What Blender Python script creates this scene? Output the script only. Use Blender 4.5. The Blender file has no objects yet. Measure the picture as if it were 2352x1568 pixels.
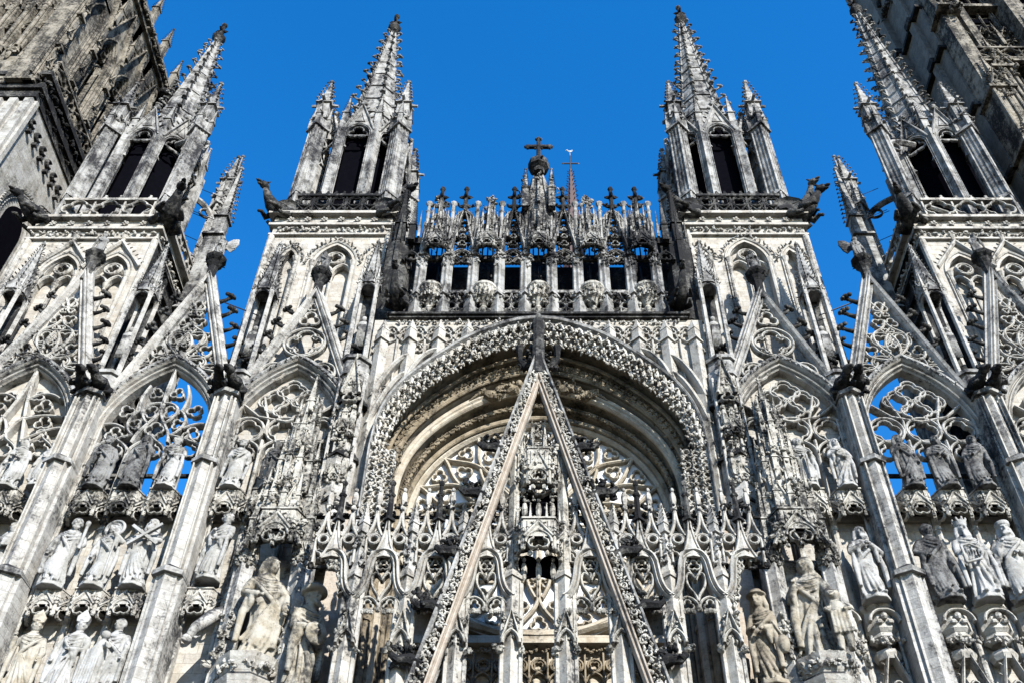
import bpy, math, random
import numpy as np
from mathutils import Matrix, Vector
R = math.radians
PI = math.pi
scene = bpy.context.scene
col = scene.collection
# ---------------------------------------------------------------- camera, sky, sun, exposure
cam_d = bpy.data.cameras.new('camera')
cam_d.sensor_fit = 'HORIZONTAL'; cam_d.sensor_width = 36.0
cam_d.lens = 36.0*2330/2352
cam_d.shift_x = (1176-1237)/2352
cam_d.shift_y = (950-784)/2352
cam_d.clip_end = 3000
cam = bpy.data.objects.new('camera', cam_d); col.objects.link(cam)
cam.location = (0, -32, 1.6); cam.rotation_euler = (R(90+44.3), 0, 0)
scene.camera = cam
SUN_AZ, SUN_EL = 29.0, 31.0            # degrees to the right of straight-on, degrees above the horizon
world = bpy.data.worlds.new('World'); scene.world = world; world.use_nodes = True
wn = world.node_tree.nodes; wl = world.node_tree.links
sky = wn.new('ShaderNodeTexSky'); sky.sky_type = 'NISHITA'; sky.sun_disc = False
sky.sun_elevation = R(SUN_EL); sky.sun_rotation = R(180-SUN_AZ)
sky.air_density = 1.0; sky.dust_density = 0.15; sky.ozone_density = 3.0; sky.altitude = 100
hs = wn.new('ShaderNodeHueSaturation'); hs.inputs['Saturation'].default_value = 1.36; hs.inputs['Hue'].default_value = 0.504
bg = wn['Background']; bg.inputs['Strength'].default_value = 0.125
wl.new(sky.outputs[0], hs.inputs['Color']); wl.new(hs.outputs[0], bg.inputs['Color'])
sun_d = bpy.data.lights.new('sun', 'SUN'); sun_d.energy = 5.0; sun_d.angle = R(0.5); sun_d.color = (1.0, 0.97, 0.91)
sun = bpy.data.objects.new('sun', sun_d); col.objects.link(sun)
sdir = Vector((math.sin(R(SUN_AZ))*math.cos(R(SUN_EL)), -math.cos(R(SUN_AZ))*math.cos(R(SUN_EL)), math.sin(R(SUN_EL))))
sun.rotation_euler = (-sdir).to_track_quat('-Z', 'Y').to_euler(); sun.location = (30, -40, 90)
vs = scene.view_settings
vs.view_transform = 'Standard'; vs.look = 'None'; vs.gamma = 1.0; vs.exposure = 1.45
scene.cycles.max_bounces = 6; scene.cycles.diffuse_bounces = 3

# ---------------------------------------------------------------- materials
def stone(name, light, warm, dark, lo, hi, joints=0.5, up=0.5, bump=0.5, fine=0.5, streak=1.0, bw=0.85, bh=0.40, rough=0.92):
    light, warm, dark = (tuple(k*.62 for k in c_) for c_ in (light, warm, dark))
    m = bpy.data.materials.new(name); m.use_nodes = True
    n = m.node_tree.nodes; l = m.node_tree.links
    bs = n['Principled BSDF']; bs.inputs['Roughness'].default_value = rough
    bs.inputs['Specular IOR Level'].default_value = 0.15
    geo = n.new('ShaderNodeNewGeometry')
    def noise(scale, detail, r_, sc=None, off=0):
        t = n.new('ShaderNodeTexNoise'); t.inputs['Scale'].default_value = scale
        t.inputs['Detail'].default_value = detail; t.inputs['Roughness'].default_value = r_
        mp = n.new('ShaderNodeMapping'); l.new(geo.outputs['Position'], mp.inputs['Vector'])
        if sc: mp.inputs['Scale'].default_value = sc
        mp.inputs['Location'].default_value = (off, off*1.7, off*.6)
        l.new(mp.outputs[0], t.inputs['Vector'])
        return t.outputs['Fac']
    def mth(op, a, b=None, c=None, clamp=False):
        t = n.new('ShaderNodeMath'); t.operation = op; t.use_clamp = clamp
        for i, x in enumerate((a, b, c)):
            if x is None: continue
            if isinstance(x, (int, float)): t.inputs[i].default_value = x
            else: l.new(x, t.inputs[i])
        return t.outputs[0]
    def mix(f, a, b, mode='MIX'):
        t = n.new('ShaderNodeMix'); t.data_type = 'RGBA'; t.blend_type = mode
        for s_, x in ((t.inputs[0], f), (t.inputs[6], a), (t.inputs[7], b)):
            if isinstance(x, (int, float)): s_.default_value = x
            elif isinstance(x, tuple): s_.default_value = (*x, 1)
            else: l.new(x, s_)
        return t.outputs[2]
    def ramp(x, a, b):
        t = n.new('ShaderNodeMapRange'); t.interpolation_type = 'SMOOTHSTEP'
        l.new(x, t.inputs[0]); t.inputs[1].default_value = a; t.inputs[2].default_value = b
        return t.outputs[0]
    large = noise(0.28, 4, .6); streaks = noise(1.3, 6, .65, (1, 1, .10), 7)
    fn = noise(7.0, 8, .7, None, 3); mid = noise(1.7, 6, .62, None, 11)
    s = mth('ADD', mth('MULTIPLY', large, .34), mth('MULTIPLY', streaks, .40*streak))
    s = mth('ADD', s, mth('MULTIPLY', mid, .26+.40*(1-streak)))
    s = mth('ADD', s, mth('MULTIPLY', mth('SUBTRACT', fn, .5), fine))
    sep = n.new('ShaderNodeSeparateXYZ'); l.new(geo.outputs['Normal'], sep.inputs[0])
    upf = ramp(sep.outputs[2], .25, .8)
    s = mth('ADD', s, mth('MULTIPLY', upf, up*.25))
    dirt = ramp(s, lo-.03, hi-.02)
    base = mix(ramp(mid, .42, .62), light, warm)
    # ashlar blocks: courses in height, staggered joints along the wall
    sp = n.new('ShaderNodeSeparateXYZ'); l.new(geo.outputs['Position'], sp.inputs[0])
    cb = n.new('ShaderNodeCombineXYZ')
    l.new(mth('ADD', sp.outputs[0], mth('MULTIPLY', sp.outputs[1], .93)), cb.inputs[0]); l.new(sp.outputs[2], cb.inputs[1])
    br = n.new('ShaderNodeTexBrick'); l.new(cb.outputs[0], br.inputs['Vector'])
    br.inputs['Scale'].default_value = 1.0; br.inputs['Brick Width'].default_value = bw; br.inputs['Row Height'].default_value = bh
    br.inputs['Mortar Size'].default_value = .014; br.inputs['Mortar Smooth'].default_value = .4; br.inputs['Bias'].default_value = 0
    br.inputs['Color1'].default_value = (1, 1, 1, 1); br.inputs['Color2'].default_value = (.72, .72, .74, 1)
    br.inputs['Mortar'].default_value = (.42, .40, .37, 1)
    base = mix(joints, base, br.outputs['Color'], 'MULTIPLY')
    c = mix(dirt, base, dark)
    c = mix(.55, c, mix(ramp(fn, .3, .7), (.55, .55, .55), (1.0, 1.0, 1.0)), 'MULTIPLY')
    l.new(c, bs.inputs['Base Color'])
    bp = n.new('ShaderNodeBump'); bp.inputs['Strength'].default_value = bump; bp.inputs['Distance'].default_value = .09
    h = mth('SUBTRACT', mth('ADD', fn, mth('MULTIPLY', mid, .6)), mth('MULTIPLY', br.outputs['Fac'], .35*joints))
    l.new(h, bp.inputs['Height']); l.new(bp.outputs[0], bs.inputs['Normal'])
    return m
def plain(name, c, rough=.6, metal=0, spec=.3):
    m = bpy.data.materials.new(name); m.use_nodes = True
    n = m.node_tree.nodes; l = m.node_tree.links
    b = n['Principled BSDF']; b.inputs['Roughness'].default_value = rough; b.inputs['Metallic'].default_value = metal
    b.inputs['Specular IOR Level'].default_value = spec
    t = n.new('ShaderNodeTexNoise'); t.inputs['Scale'].default_value = 3; t.inputs['Detail'].default_value = 6
    g = n.new('ShaderNodeNewGeometry'); l.new(g.outputs['Position'], t.inputs['Vector'])
    x = n.new('ShaderNodeMix'); x.data_type = 'RGBA'; l.new(t.outputs['Fac'], x.inputs[0])
    x.inputs[6].default_value = (*[k*.65 for k in c], 1); x.inputs[7].default_value = (*[min(1, k*1.3) for k in c], 1)
    l.new(x.outputs[2], b.inputs['Base Color'])
    return m
DK = (.035, .034, .036)
M = {
 'wall':   stone('pale_ashlar', (.57, .54, .485), (.49, .445, .375), (.08, .078, .078), 0.56, 0.72, .65, .3, .35),
 'trim':   stone('carved_stone', (.57, .55, .50), (.47, .435, .38), (.045, .045, .047), 0.51, 0.66, .3, .9, .5),
 'pier':   stone('pier_stone', (.57, .555, .52), (.45, .43, .39), (.055, .055, .058), 0.51, 0.66, .6, .7, .5),
 'spire':  stone('weathered_stone', (.48, .475, .455), (.33, .32, .295), (.024, .024, .028), 0.46, 0.63, .4, .9, .6, .32),
 'crust':  stone('black_crust_and_shade_stone', (.22, .215, .20), (.12, .118, .11), (.014, .014, .015), .36, .56, 0, 1.0, .8),  # crust on carvings; also paints shade on turret flanks and behind the arcade
 'lace':   stone('lace_stone', (.57, .545, .485), (.44, .41, .35), (.03, .03, .03), 0.47, 0.62, 0, 1.1, .5),
 'grime':  stone('grimy_carved_stone', (.50, .485, .45), (.33, .315, .285), (.02, .02, .022), 0.43, 0.58, 0, 1.0, .6),
 'shade':  stone('shade_darkened_tower_stone', (.21, .205, .19), (.165, .16, .145), (.045, .045, .046), .56, .76, .5, .5, .3, bw=1.1, bh=.5),  # tower stone darkened to paint the shade on the side face
 'fringe': stone('fringe_stone', (.62, .595, .54), (.52, .48, .41), (.035, .035, .034), .51, .65, 0, 1.0, .4),
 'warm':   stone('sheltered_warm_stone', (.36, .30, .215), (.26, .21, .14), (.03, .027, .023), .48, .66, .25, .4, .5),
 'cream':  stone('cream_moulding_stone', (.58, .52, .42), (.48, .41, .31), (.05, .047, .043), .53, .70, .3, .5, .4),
 'pink':   stone('rosy_stone', (.54, .475, .40), (.46, .385, .31), (.06, .055, .052), .54, .72, .2, .4, .4),
 'brown':  stone('brown_tower_stone', (.38, .345, .285), (.27, .24, .185), (.022, .021, .02), .44, .60, .55, .7, .6, bw=1.1, bh=.5),
 'tower':  stone('grey_tower_stone', (.52, .51, .48), (.40, .38, .335), (.055, .055, .057), 0.52, 0.7, .65, .6, .45, bw=1.0, bh=.45),
 'statue': stone('statue_stone', (.47, .465, .45), (.37, .36, .33), (.05, .05, .052), 0.51, 0.68, 0, .8, .4),
 'darkstatue': stone('dark_statue_stone', (.27, .268, .26), (.19, .185, .175), (.03, .03, .032), .43, .61, 0, .8, .45),
 'bigstatue': stone('cream_statue_stone', (.48, .45, .385), (.40, .35, .265), (.055, .053, .05), .49, .66, 0, .8, .4),
 'tanstatue': stone('tan_statue_stone', (.42, .375, .30), (.32, .275, .21), (.04, .038, .035), .48, .66, 0, .7, .4),
 'glass':  plain('pale_leaded_glass', (.42, .43, .44), .4),
 'black':  plain('black_louvres_and_shade', (.0022, .0022, .0035), 1.0, 0, 0),  # near-black for louvres, and for painting the dark of interiors and niches
 'iron':   plain('dark_iron', (.03, .03, .035), .5, .6),
 'slate':  plain('dark_slate', (.02, .023, .03), .5),
 'fleche': plain('rusty_oak_and_lead', (.055, .032, .030), .7),
 'gilt':   plain('pale_gilt', (.4, .4, .38), .35, .5),
 'paving': stone('pale_paving', (.20, .185, .165), (.17, .155, .135), (.1, .095, .09), .5, .75, .6, 0, .3),
}

# ---------------------------------------------------------------- mesh tools
class MB:
    def __init__(s, T=None): s.V = []; s.F = []; s.n = 0; s.T = T
    def add(s, v, f, Mx=None):
        v = np.asarray(v, float).reshape(-1, 3)
        if Mx is not None: v = v @ Mx[:3, :3].T + Mx[:3, 3]
        if s.T is not None: v = v @ s.T[:3, :3].T + s.T[:3, 3]
        n = s.n; s.V.append(v); s.F.extend([[i+n for i in q] for q in f]); s.n += len(v)
    def box(s, x0, x1, y0, y1, z0, z1, Mx=None):
        s.add([(x0,y0,z0),(x1,y0,z0),(x1,y1,z0),(x0,y1,z0),(x0,y0,z1),(x1,y0,z1),(x1,y1,z1),(x0,y1,z1)],
              [(0,3,2,1),(4,5,6,7),(0,1,5,4),(1,2,6,5),(2,3,7,6),(3,0,4,7)], Mx)
    def prism(s, poly, y0, y1, Mx=None):                      # outline in x,z given thickness in y
        k = len(poly)
        s.add([(x,y0,z) for x,z in poly]+[(x,y1,z) for x,z in poly],
              [list(range(k)), list(range(2*k-1,k-1,-1))]+[(i,(i+1)%k,k+(i+1)%k,k+i) for i in range(k)], Mx)
    def vprism(s, plan, z0, z1, sc=1.0, c=(0,0), Mx=None):     # plan in x,y, raised in z, tapering by sc about c
        k = len(plan)
        s.add([(x,y,z0) for x,y in plan]+[(c[0]+(x-c[0])*sc, c[1]+(y-c[1])*sc, z1) for x,y in plan],
              [list(range(k-1,-1,-1)), list(range(k,2*k))]+[(i,(i+1)%k,k+(i+1)%k,k+i) for i in range(k)], Mx)
    def ngon(s, n, r0, r1, z0, z1, cx=0, cy=0, rot=0, Mx=None):
        if r1 < 1e-4: r1 = 1e-3
        s.vprism([(cx+r0*math.cos(rot+2*PI*i/n), cy+r0*math.sin(rot+2*PI*i/n)) for i in range(n)], z0, z1, r1/r0, (cx,cy), Mx)
    def lathe(s, prof, n=12, cx=0, cy=0, rot=0, Mx=None):
        v = [(cx+r*math.cos(rot+2*PI*i/n), cy+r*math.sin(rot+2*PI*i/n), z) for r,z in prof for i in range(n)]
        f = [(j*n+i, j*n+(i+1)%n, (j+1)*n+(i+1)%n, (j+1)*n+i) for j in range(len(prof)-1) for i in range(n)]
        f += [list(range(n-1,-1,-1)), [(len(prof)-1)*n+i for i in range(n)]]
        s.add(v, f, Mx)
    def sweep(s, path, prof, closed=False, Mx=None, lim=.5):           # path in x,z ; profile = (offset to the left of travel, y)
        p = np.asarray(path, float); k = len(p)
        if k < 2: return
        d = np.roll(p,-1,0)-p
        if not closed: d[-1] = d[-2]
        d /= np.maximum(np.linalg.norm(d,axis=1),1e-9)[:,None]
        dp = np.roll(d,1,0)
        if not closed: dp[0] = d[0]
        n1 = np.stack([-d[:,1],d[:,0]],1); n0 = np.stack([-dp[:,1],dp[:,0]],1)
        m = n0+n1; q = np.maximum((m*n1).sum(1),lim); m = m/q[:,None]
        P = len(prof)
        o = np.array([a for a,_ in prof]); y = np.array([b for _,b in prof])
        V = np.empty((k,P,3)); V[:,:,0] = p[:,0,None]+m[:,0,None]*o; V[:,:,2] = p[:,1,None]+m[:,1,None]*o; V[:,:,1] = y
        f = []
        for i in range(k if closed else k-1):
            j = (i+1)%k
            for a in range(P):
                b = (a+1)%P
                f.append((i*P+a,i*P+b,j*P+b,j*P+a))
        if not closed: f += [list(range(P-1,-1,-1)), [(k-1)*P+a for a in range(P)]]
        s.add(V.reshape(-1,3), f, Mx)
    def tube(s, path, rad, n=6, Mx=None):                      # 3-D tube with a radius per point
        p = np.asarray(path, float); k = len(p)
        if not hasattr(rad,'__len__'): rad = [rad]*k
        t = np.gradient(p,axis=0); t /= np.maximum(np.linalg.norm(t,axis=1),1e-9)[:,None]
        V = []; u = np.array([0,0,1.]) if abs(t[0][2])<.9 else np.array([1.,0,0])
        for i in range(k):
            a = np.cross(t[i],u); a /= max(np.linalg.norm(a),1e-9); b = np.cross(a,t[i]); u = b
            for j in range(n):
                w = 2*PI*j/n; V.append(p[i]+rad[i]*(math.cos(w)*a+math.sin(w)*b))
        f = [(i*n+j,i*n+(j+1)%n,(i+1)*n+(j+1)%n,(i+1)*n+j) for i in range(k-1) for j in range(n)]
        f += [list(range(n-1,-1,-1)), [(k-1)*n+j for j in range(n)]]
        s.add(V,f,Mx)
    def ell(s, c, r, seg=8, ring=5, Mx=None):
        c = np.asarray(c,float); V=[(c[0],c[1],c[2]-r[2])]
        for i in range(1,ring):
            a = -PI/2+PI*i/ring
            for j in range(seg):
                w=2*PI*j/seg; V.append((c[0]+r[0]*math.cos(a)*math.cos(w),c[1]+r[1]*math.cos(a)*math.sin(w),c[2]+r[2]*math.sin(a)))
        V.append((c[0],c[1],c[2]+r[2])); L=len(V)-1
        f=[(0,1+(j+1)%seg,1+j) for j in range(seg)]
        for i in range(ring-2):
            for j in range(seg):
                a=1+i*seg+j; b=1+i*seg+(j+1)%seg; f.append((a,b,b+seg,a+seg))
        f+=[(L,L-seg+j,L-seg+(j+1)%seg) for j in range(seg)]
        s.add(V,f,Mx)
def obj(name, mb, mat, parent=None, smooth=False):
    me = bpy.data.meshes.new(name)
    me.from_pydata(np.vstack(mb.V).tolist(), [], mb.F); me.update()
    if mat: me.materials.append(M[mat])
    if smooth: me.polygons.foreach_set('use_smooth', [True]*len(me.polygons))
    o = bpy.data.objects.new(name, me); col.objects.link(o)
    if parent:
        o.parent = parent                                      # parts keep world coordinates
        if parent.parent is None: o.matrix_parent_inverse = Matrix.Translation(-Vector(parent.location))
    return o
def tag(o, label, cat, group=None):
    o['label'] = label; o['category'] = cat
    if group: o['group'] = group
    return o
def thing(name, label, cat, loc, group=None):
    o = bpy.data.objects.new(name, None); col.objects.link(o); o.location = loc; o.empty_display_size = .5
    return tag(o, label, cat, group)
def mat4(loc=(0,0,0), rz=0, sc=1, mx=1):
    c, s_ = math.cos(rz), math.sin(rz)
    sc3 = sc if hasattr(sc,'__len__') else (sc,sc,sc)
    m = np.eye(4); m[:3,:3] = np.array([[c,-s_,0],[s_,c,0],[0,0,1]]) @ np.diag([mx*sc3[0],sc3[1],sc3[2]]); m[:3,3] = loc
    return m
def rot_any(rng, loc, sc):
    q = Matrix.Rotation(rng.uniform(0,6.28),3,'X') @ Matrix.Rotation(rng.uniform(0,6.28),3,'Y') @ Matrix.Rotation(rng.uniform(0,6.28),3,'Z')
    m = np.eye(4); m[:3,:3] = np.array(q) @ np.diag(sc if hasattr(sc,'__len__') else (sc,sc,sc)); m[:3,3] = loc
    return m
MIR = np.diag([-1.,1,1,1])
def side(sx): return None if sx > 0 else MIR

# ---- curves in the x,z plane
def arc(cx, cz, r, a0, a1, n=10):
    return [(cx+r*math.cos(R(a0+(a1-a0)*i/n)), cz+r*math.sin(R(a0+(a1-a0)*i/n))) for i in range(n+1)]
def circle(cx, cz, r, n=20): return arc(cx,cz,r,0,360-360/n,n-1)
def lancet(cx, w, zs, rise, n=9):
    q = (w*w+rise*rise)/(2*w); a1 = math.degrees(math.atan2(rise, w-q)); a1 = a1
    L = [(cx-w+q+q*math.cos(R(180+(a1-180)*i/n)), zs+q*math.sin(R(180+(a1-180)*i/n))) for i in range(n+1)]
    return L+[(2*cx-x,z) for x,z in L[-2::-1]]
def bez(p0,p1,p2,p3,n=10):
    out=[]
    for i in range(n+1):
        t=i/n; u=1-t
        out.append(tuple(u**3*a+3*u*u*t*b+3*u*t*t*c+t**3*d for a,b,c,d in zip(p0,p1,p2,p3)))
    return out
def foil(cx, cz, r, n=4, rot=90, m=6):
    q = r*(.52 if n<=4 else .42); d = r-q; al = PI/n
    if q <= d*math.sin(al): q = d*math.sin(al)*1.03
    p = d*math.cos(al)+math.sqrt(q*q-(d*math.sin(al))**2); be = math.atan2(p*math.sin(al), p*math.cos(al)-d)
    out=[]
    for k in range(n):
        a = R(rot)+2*PI*k/n
        for i in range(m):
            b = a-be+2*be*i/m
            out.append((cx+d*math.cos(a)+q*math.cos(b), cz+d*math.sin(a)+q*math.sin(b)))
    return out
def bar(w, y0, y1):                                            # chamfered tracery bar, front at y0
    w*=1.12
    return [(-w/2,y1),(-w/2,y0+w*.45),(-w*.16,y0),(w*.16,y0),(w/2,y0+w*.45),(w/2,y1)]
def roll(w, y0, y1):                                           # fuller moulding with a hollow and two rolls
    return [(-w/2,y1),(-w/2,y0+.3*w),(-w*.36,y0+.12*w),(-w*.2,y0+.16*w),(-w*.13,y0+.4*w),(0,y0+.35*w),(w*.08,y0+.04*w),(w*.25,y0),(w*.42,y0+.08*w),(w/2,y0+.3*w),(w/2,y1)]
def mirx(path, cx): return [(2*cx-x,z) for x,z in path]

# ---- carved bits used as stamps
_t = MB()
_t.tube([(0,0,-.12),(.25,0,-.05),(.52,0,.08),(.72,0,.3)],[.2,.15,.13,.1],5)
_t.ell((.80,0,.42),(.25,.30,.17),7,4); _t.ell((.58,.2,.46),(.17,.15,.15),6,4); _t.ell((.58,-.2,.46),(.17,.15,.15),6,4)
_t.ell((1.0,0,.28),(.14,.22,.13),6,4)
CROCKET = (np.vstack(_t.V), _t.F)
_t = MB(); _t.add([(0,0,-.1),(.3,.22,.1),(.3,-.22,.1),(.75,.12,.45),(.75,-.12,.45),(.2,0,.45),(.95,0,.3)],
       [(0,2,1),(1,2,4,3),(3,4,6),(1,3,5),(2,5,4),(3,6,4),(0,1,5),(0,5,2),(3,4,5)])
CROCKET_S = (np.vstack(_t.V), _t.F)
_t = MB()
for k in range(5):
    a=2*PI*k/5; _t.ell((.5*math.cos(a),.5*math.sin(a),.1*(k%2)),(.36,.30,.2),6,4)
_t.ell((0,0,.15),(.26,.26,.26),6,4)
ROSETTE = (np.vstack(_t.V), _t.F)
_t = MB(); _t.ell((0,0,0),(.5,.34,.24),6,4); _t.ell((.35,.22,.1),(.3,.2,.2),5,3); _t.ell((-.3,.25,-.1),(.28,.2,.22),5,3)
LEAF = (np.vstack(_t.V), _t.F)
def crocket(mb, x, y, z, s, ang=0, tilt=0, small=False):       # ang turns it about z, tilt leans it from the outward side
    c,s_ = math.cos(ang),math.sin(ang); t = Matrix.Rotation(tilt,3,'Y')
    m = np.eye(4); m[:3,:3] = np.array([[c,-s_,0],[s_,c,0],[0,0,1]]) @ np.array(t)*s; m[:3,3]=(x,y,z)
    mb.add(*(CROCKET_S if small else CROCKET), m)
def rosette(mb, x, y, z, s): 
    m = np.eye(4); m[:3,:3] = np.array([[1,0,0],[0,0,-1],[0,1,0]])*s; m[:3,3]=(x,y,z); mb.add(*ROSETTE, m)
def leaves(mb, pts, size, rng, jit=.3, n=1):                   # clumps of carved leaves around 3-D points
    for p in pts:
        for _ in range(n):
            mb.add(*LEAF, rot_any(rng,(p[0]+rng.uniform(-jit,jit),p[1]+rng.uniform(-jit,jit)*.5,p[2]+rng.uniform(-jit,jit)),size*rng.uniform(.6,1.25)))
def along(path, step):                                         # evenly spaced points with direction
    out=[]; acc=0
    for (a,b),(c,d) in zip(path[:-1],path[1:]):
        L=math.hypot(c-a,d-b); t=step-acc if acc else 0
        while t<=L:
            out.append((a+(c-a)*t/L,b+(d-b)*t/L,math.atan2(d-b,c-a))); t+=step
        acc=(L-(t-step))%step if L>0 else acc
    return out
def pinnacle(mb, x, y, z0, z1, w, rng=None, frac=.5, rot=PI/4, small=True, n=4):
    """square shaft with gablets and a crocketed pyramid"""
    h=z1-z0; zs=z0+h*frac
    mb.ngon(n,w*.62,w*.58,z0,zs,x,y,rot); mb.ngon(n,w*.8,w*.74,zs-.05*w,zs+.12*w,x,y,rot)
    for k in range(n):
        a=rot+PI/n+2*PI*k/n
        mb.add([(w*.46,-w*.42,0),(w*.46,w*.42,0),(w*.44,0,w*.95),(w*.1,-w*.42,0),(w*.1,w*.42,0),(w*.1,0,w*.95)],
               [(0,1,2),(3,5,4),(0,2,5,3),(1,4,5,2),(0,3,4,1)], mat4((x,y,zs+.1*w),a))
    mb.ngon(n,w*.5,w*.07,zs+.1*w,z1-.25*w,x,y,rot)
    mb.ell((x,y,z1-.16*w),(w*.2,w*.2,w*.16),6,4); mb.ngon(4,w*.1,w*.05,z1-.25*w,z1,x,y,0)
    nc=max(3,int((z1-zs)/(w*.55)))
    for i in range(nc):
        t=(i+.6)/(nc+.4); r=w*(.5+(.07-.5)*t)
        for k in range(n):
            a=rot+2*PI*k/n
            crocket(mb,x+r*math.cos(a),y+r*math.sin(a),zs+.1*w+(z1-zs-.35*w)*t,w*.34*(1-.4*t),a,0,small)
def gablet(mb, Mx, w, h, d=.12, tr=True):
    """little gable standing on z=0 in the x,z plane, front to -y"""
    mb.sweep([(-w/2,0),(0,h),(w/2,0)], bar(w*.16,-d,d*.3), False, Mx)
    mb.prism([(-w/2,0),(w/2,0),(0,h)], -d*.1, d*.2, Mx)
    if tr: mb.sweep(foil(0,h*.3,w*.2,3,90,4), bar(w*.09,-d*.7,0), True, Mx)
    for i in range(3):
        t=(i+.7)/3.3
        for s_ in (-1,1):
            mm = mat4((s_*w/2*(1-t),0,h*t),0 if s_>0 else PI,w*.22)
            mb.add(*CROCKET_S, mm if Mx is None else Mx@mm)
    mb.ell((0,0,h*1.1),(w*.09,w*.09,h*.1),5,4,Mx)
def canopy(mb, x, y, z, w, h, dep=1.15):
    """half-octagonal canopy whose flat top (z+h) carries the figure above; vaulted and hollow below"""
    r=w*.56; vs_=[(x+r*math.cos(R(a)),y+r*math.sin(R(a))*dep) for a in (180,236,304,360)]
    mb.vprism(vs_,z+h*.86,z+h); mb.vprism([(x+(a-x)*1.1,y+(b-y)*1.1) for a,b in vs_],z+h*.92,z+h*.97)
    for (a,b),(c,d) in zip(vs_[:-1],vs_[1:]):
        L=math.hypot(c-a,d-b); ang=math.atan2(d-b,c-a)
        Mx=mat4(((a+c)/2,(b+d)/2,z),ang)
        ap=lancet(0,L*.42,h*.10,L*.46,6)
        mb.prism([(-L/2,0)]+[(-L*.42,0)]+ap+[(L*.42,0),(L/2,0),(L/2,h*.9),(-L/2,h*.9)],-.05,.05,Mx)
        mb.sweep(ap,bar(.08,-.14,-.04),False,Mx)
        mb.sweep(foil(0,h*.10+L*.08,L*.36,3,90,5),bar(.06,-.10,.03),True,Mx)
        gablet(mb,Mx@mat4((0,-.08,h*.30)),L*.95,h*.5,.08,False)
        for k in range(4): mb.box(-L/2+L*(k+.7)/4.4-.03,-L/2+L*(k+.7)/4.4+.03,-.10,-.04,h*.5,h*.86,Mx)
    for a,b in vs_:
        mb.ngon(4,.08,.07,z-.06,z+h*.6,a,b,0); mb.ngon(4,.10,.01,z+h*.6,z+h*.98,a,b,0); mb.ell((a,b,z-.07),(.09,.09,.07),5,4)
    k=len(vs_)
    mb.add([(a,b,z+h*.22) for a,b in vs_]+[(x,y-r*.35*dep,z+h*.66),(x,y-.02,z+h*.5),(x-r,y,z+h*.3),(x+r,y,z+h*.3)],[(0,1,4),(1,2,4),(2,3,4),(0,4,5,6),(3,7,5,4)])
    mb.ell((x,y-r*.38,z+h*.55),(.1,.1,.1),6,4)
# ---------------------------------------------------------------- ground
g = MB(); g.add([(-400,-400,0),(400,-400,0),(400,400,0),(-400,400,0)],[(0,1,2,3)])
o = obj('ground', g, 'paving'); o['kind']='structure'; o['label']='pale paved square in front of the cathedral'

# ---------------------------------------------------------------- window tracery
def geo_tracery(mb, cx, hw, zs, sill, y0, y1):
    w3=hw*2/3
    for s_ in (-.5,.5): mb.sweep([(cx+s_*w3,sill),(cx+s_*w3,zs-.2)], bar(.13,y0,y1))
    for k in (-1,0,1):
        c=cx+k*w3
        mb.sweep(lancet(c,w3/2,zs-1.0,.78,7), bar(.115,y0,y1))
        mb.sweep(foil(c,zs-.72,w3*.36,3,90), bar(.09,y0+.1,y1-.05), True)
        mb.sweep(circle(c,zs+.40,w3*.46,18), bar(.115,y0,y1), True)
        mb.sweep(foil(c,zs+.40,w3*.40,4,90,5), bar(.08,y0+.08,y1-.05), True)
    for (a,b) in ((0,1.50),(-.66,2.02),(.66,2.02),(0,2.62)):
        mb.sweep(foil(cx+a*1.1,zs+b*1.06,.68,4,90,5), bar(.095,y0+.02,y1), True)
        mb.sweep(foil(cx+a*1.1,zs+b*1.06,.54,4,90,5), bar(.06,y0+.1,y1-.05), True)
    for s_ in (-1,1):
        mb.sweep([(cx+s_*1.95,zs+1.9),(cx+s_*1.2,zs+1.2),(cx,zs+.9)], bar(.13,y0,y1))
        mb.sweep([(cx+s_*w3*.5,zs+.2),(cx+s_*.75,zs+.95),(cx+s_*1.05,zs+1.9),(cx+s_*1.2,zs+2.5)], bar(.10,y0+.03,y1))
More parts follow.
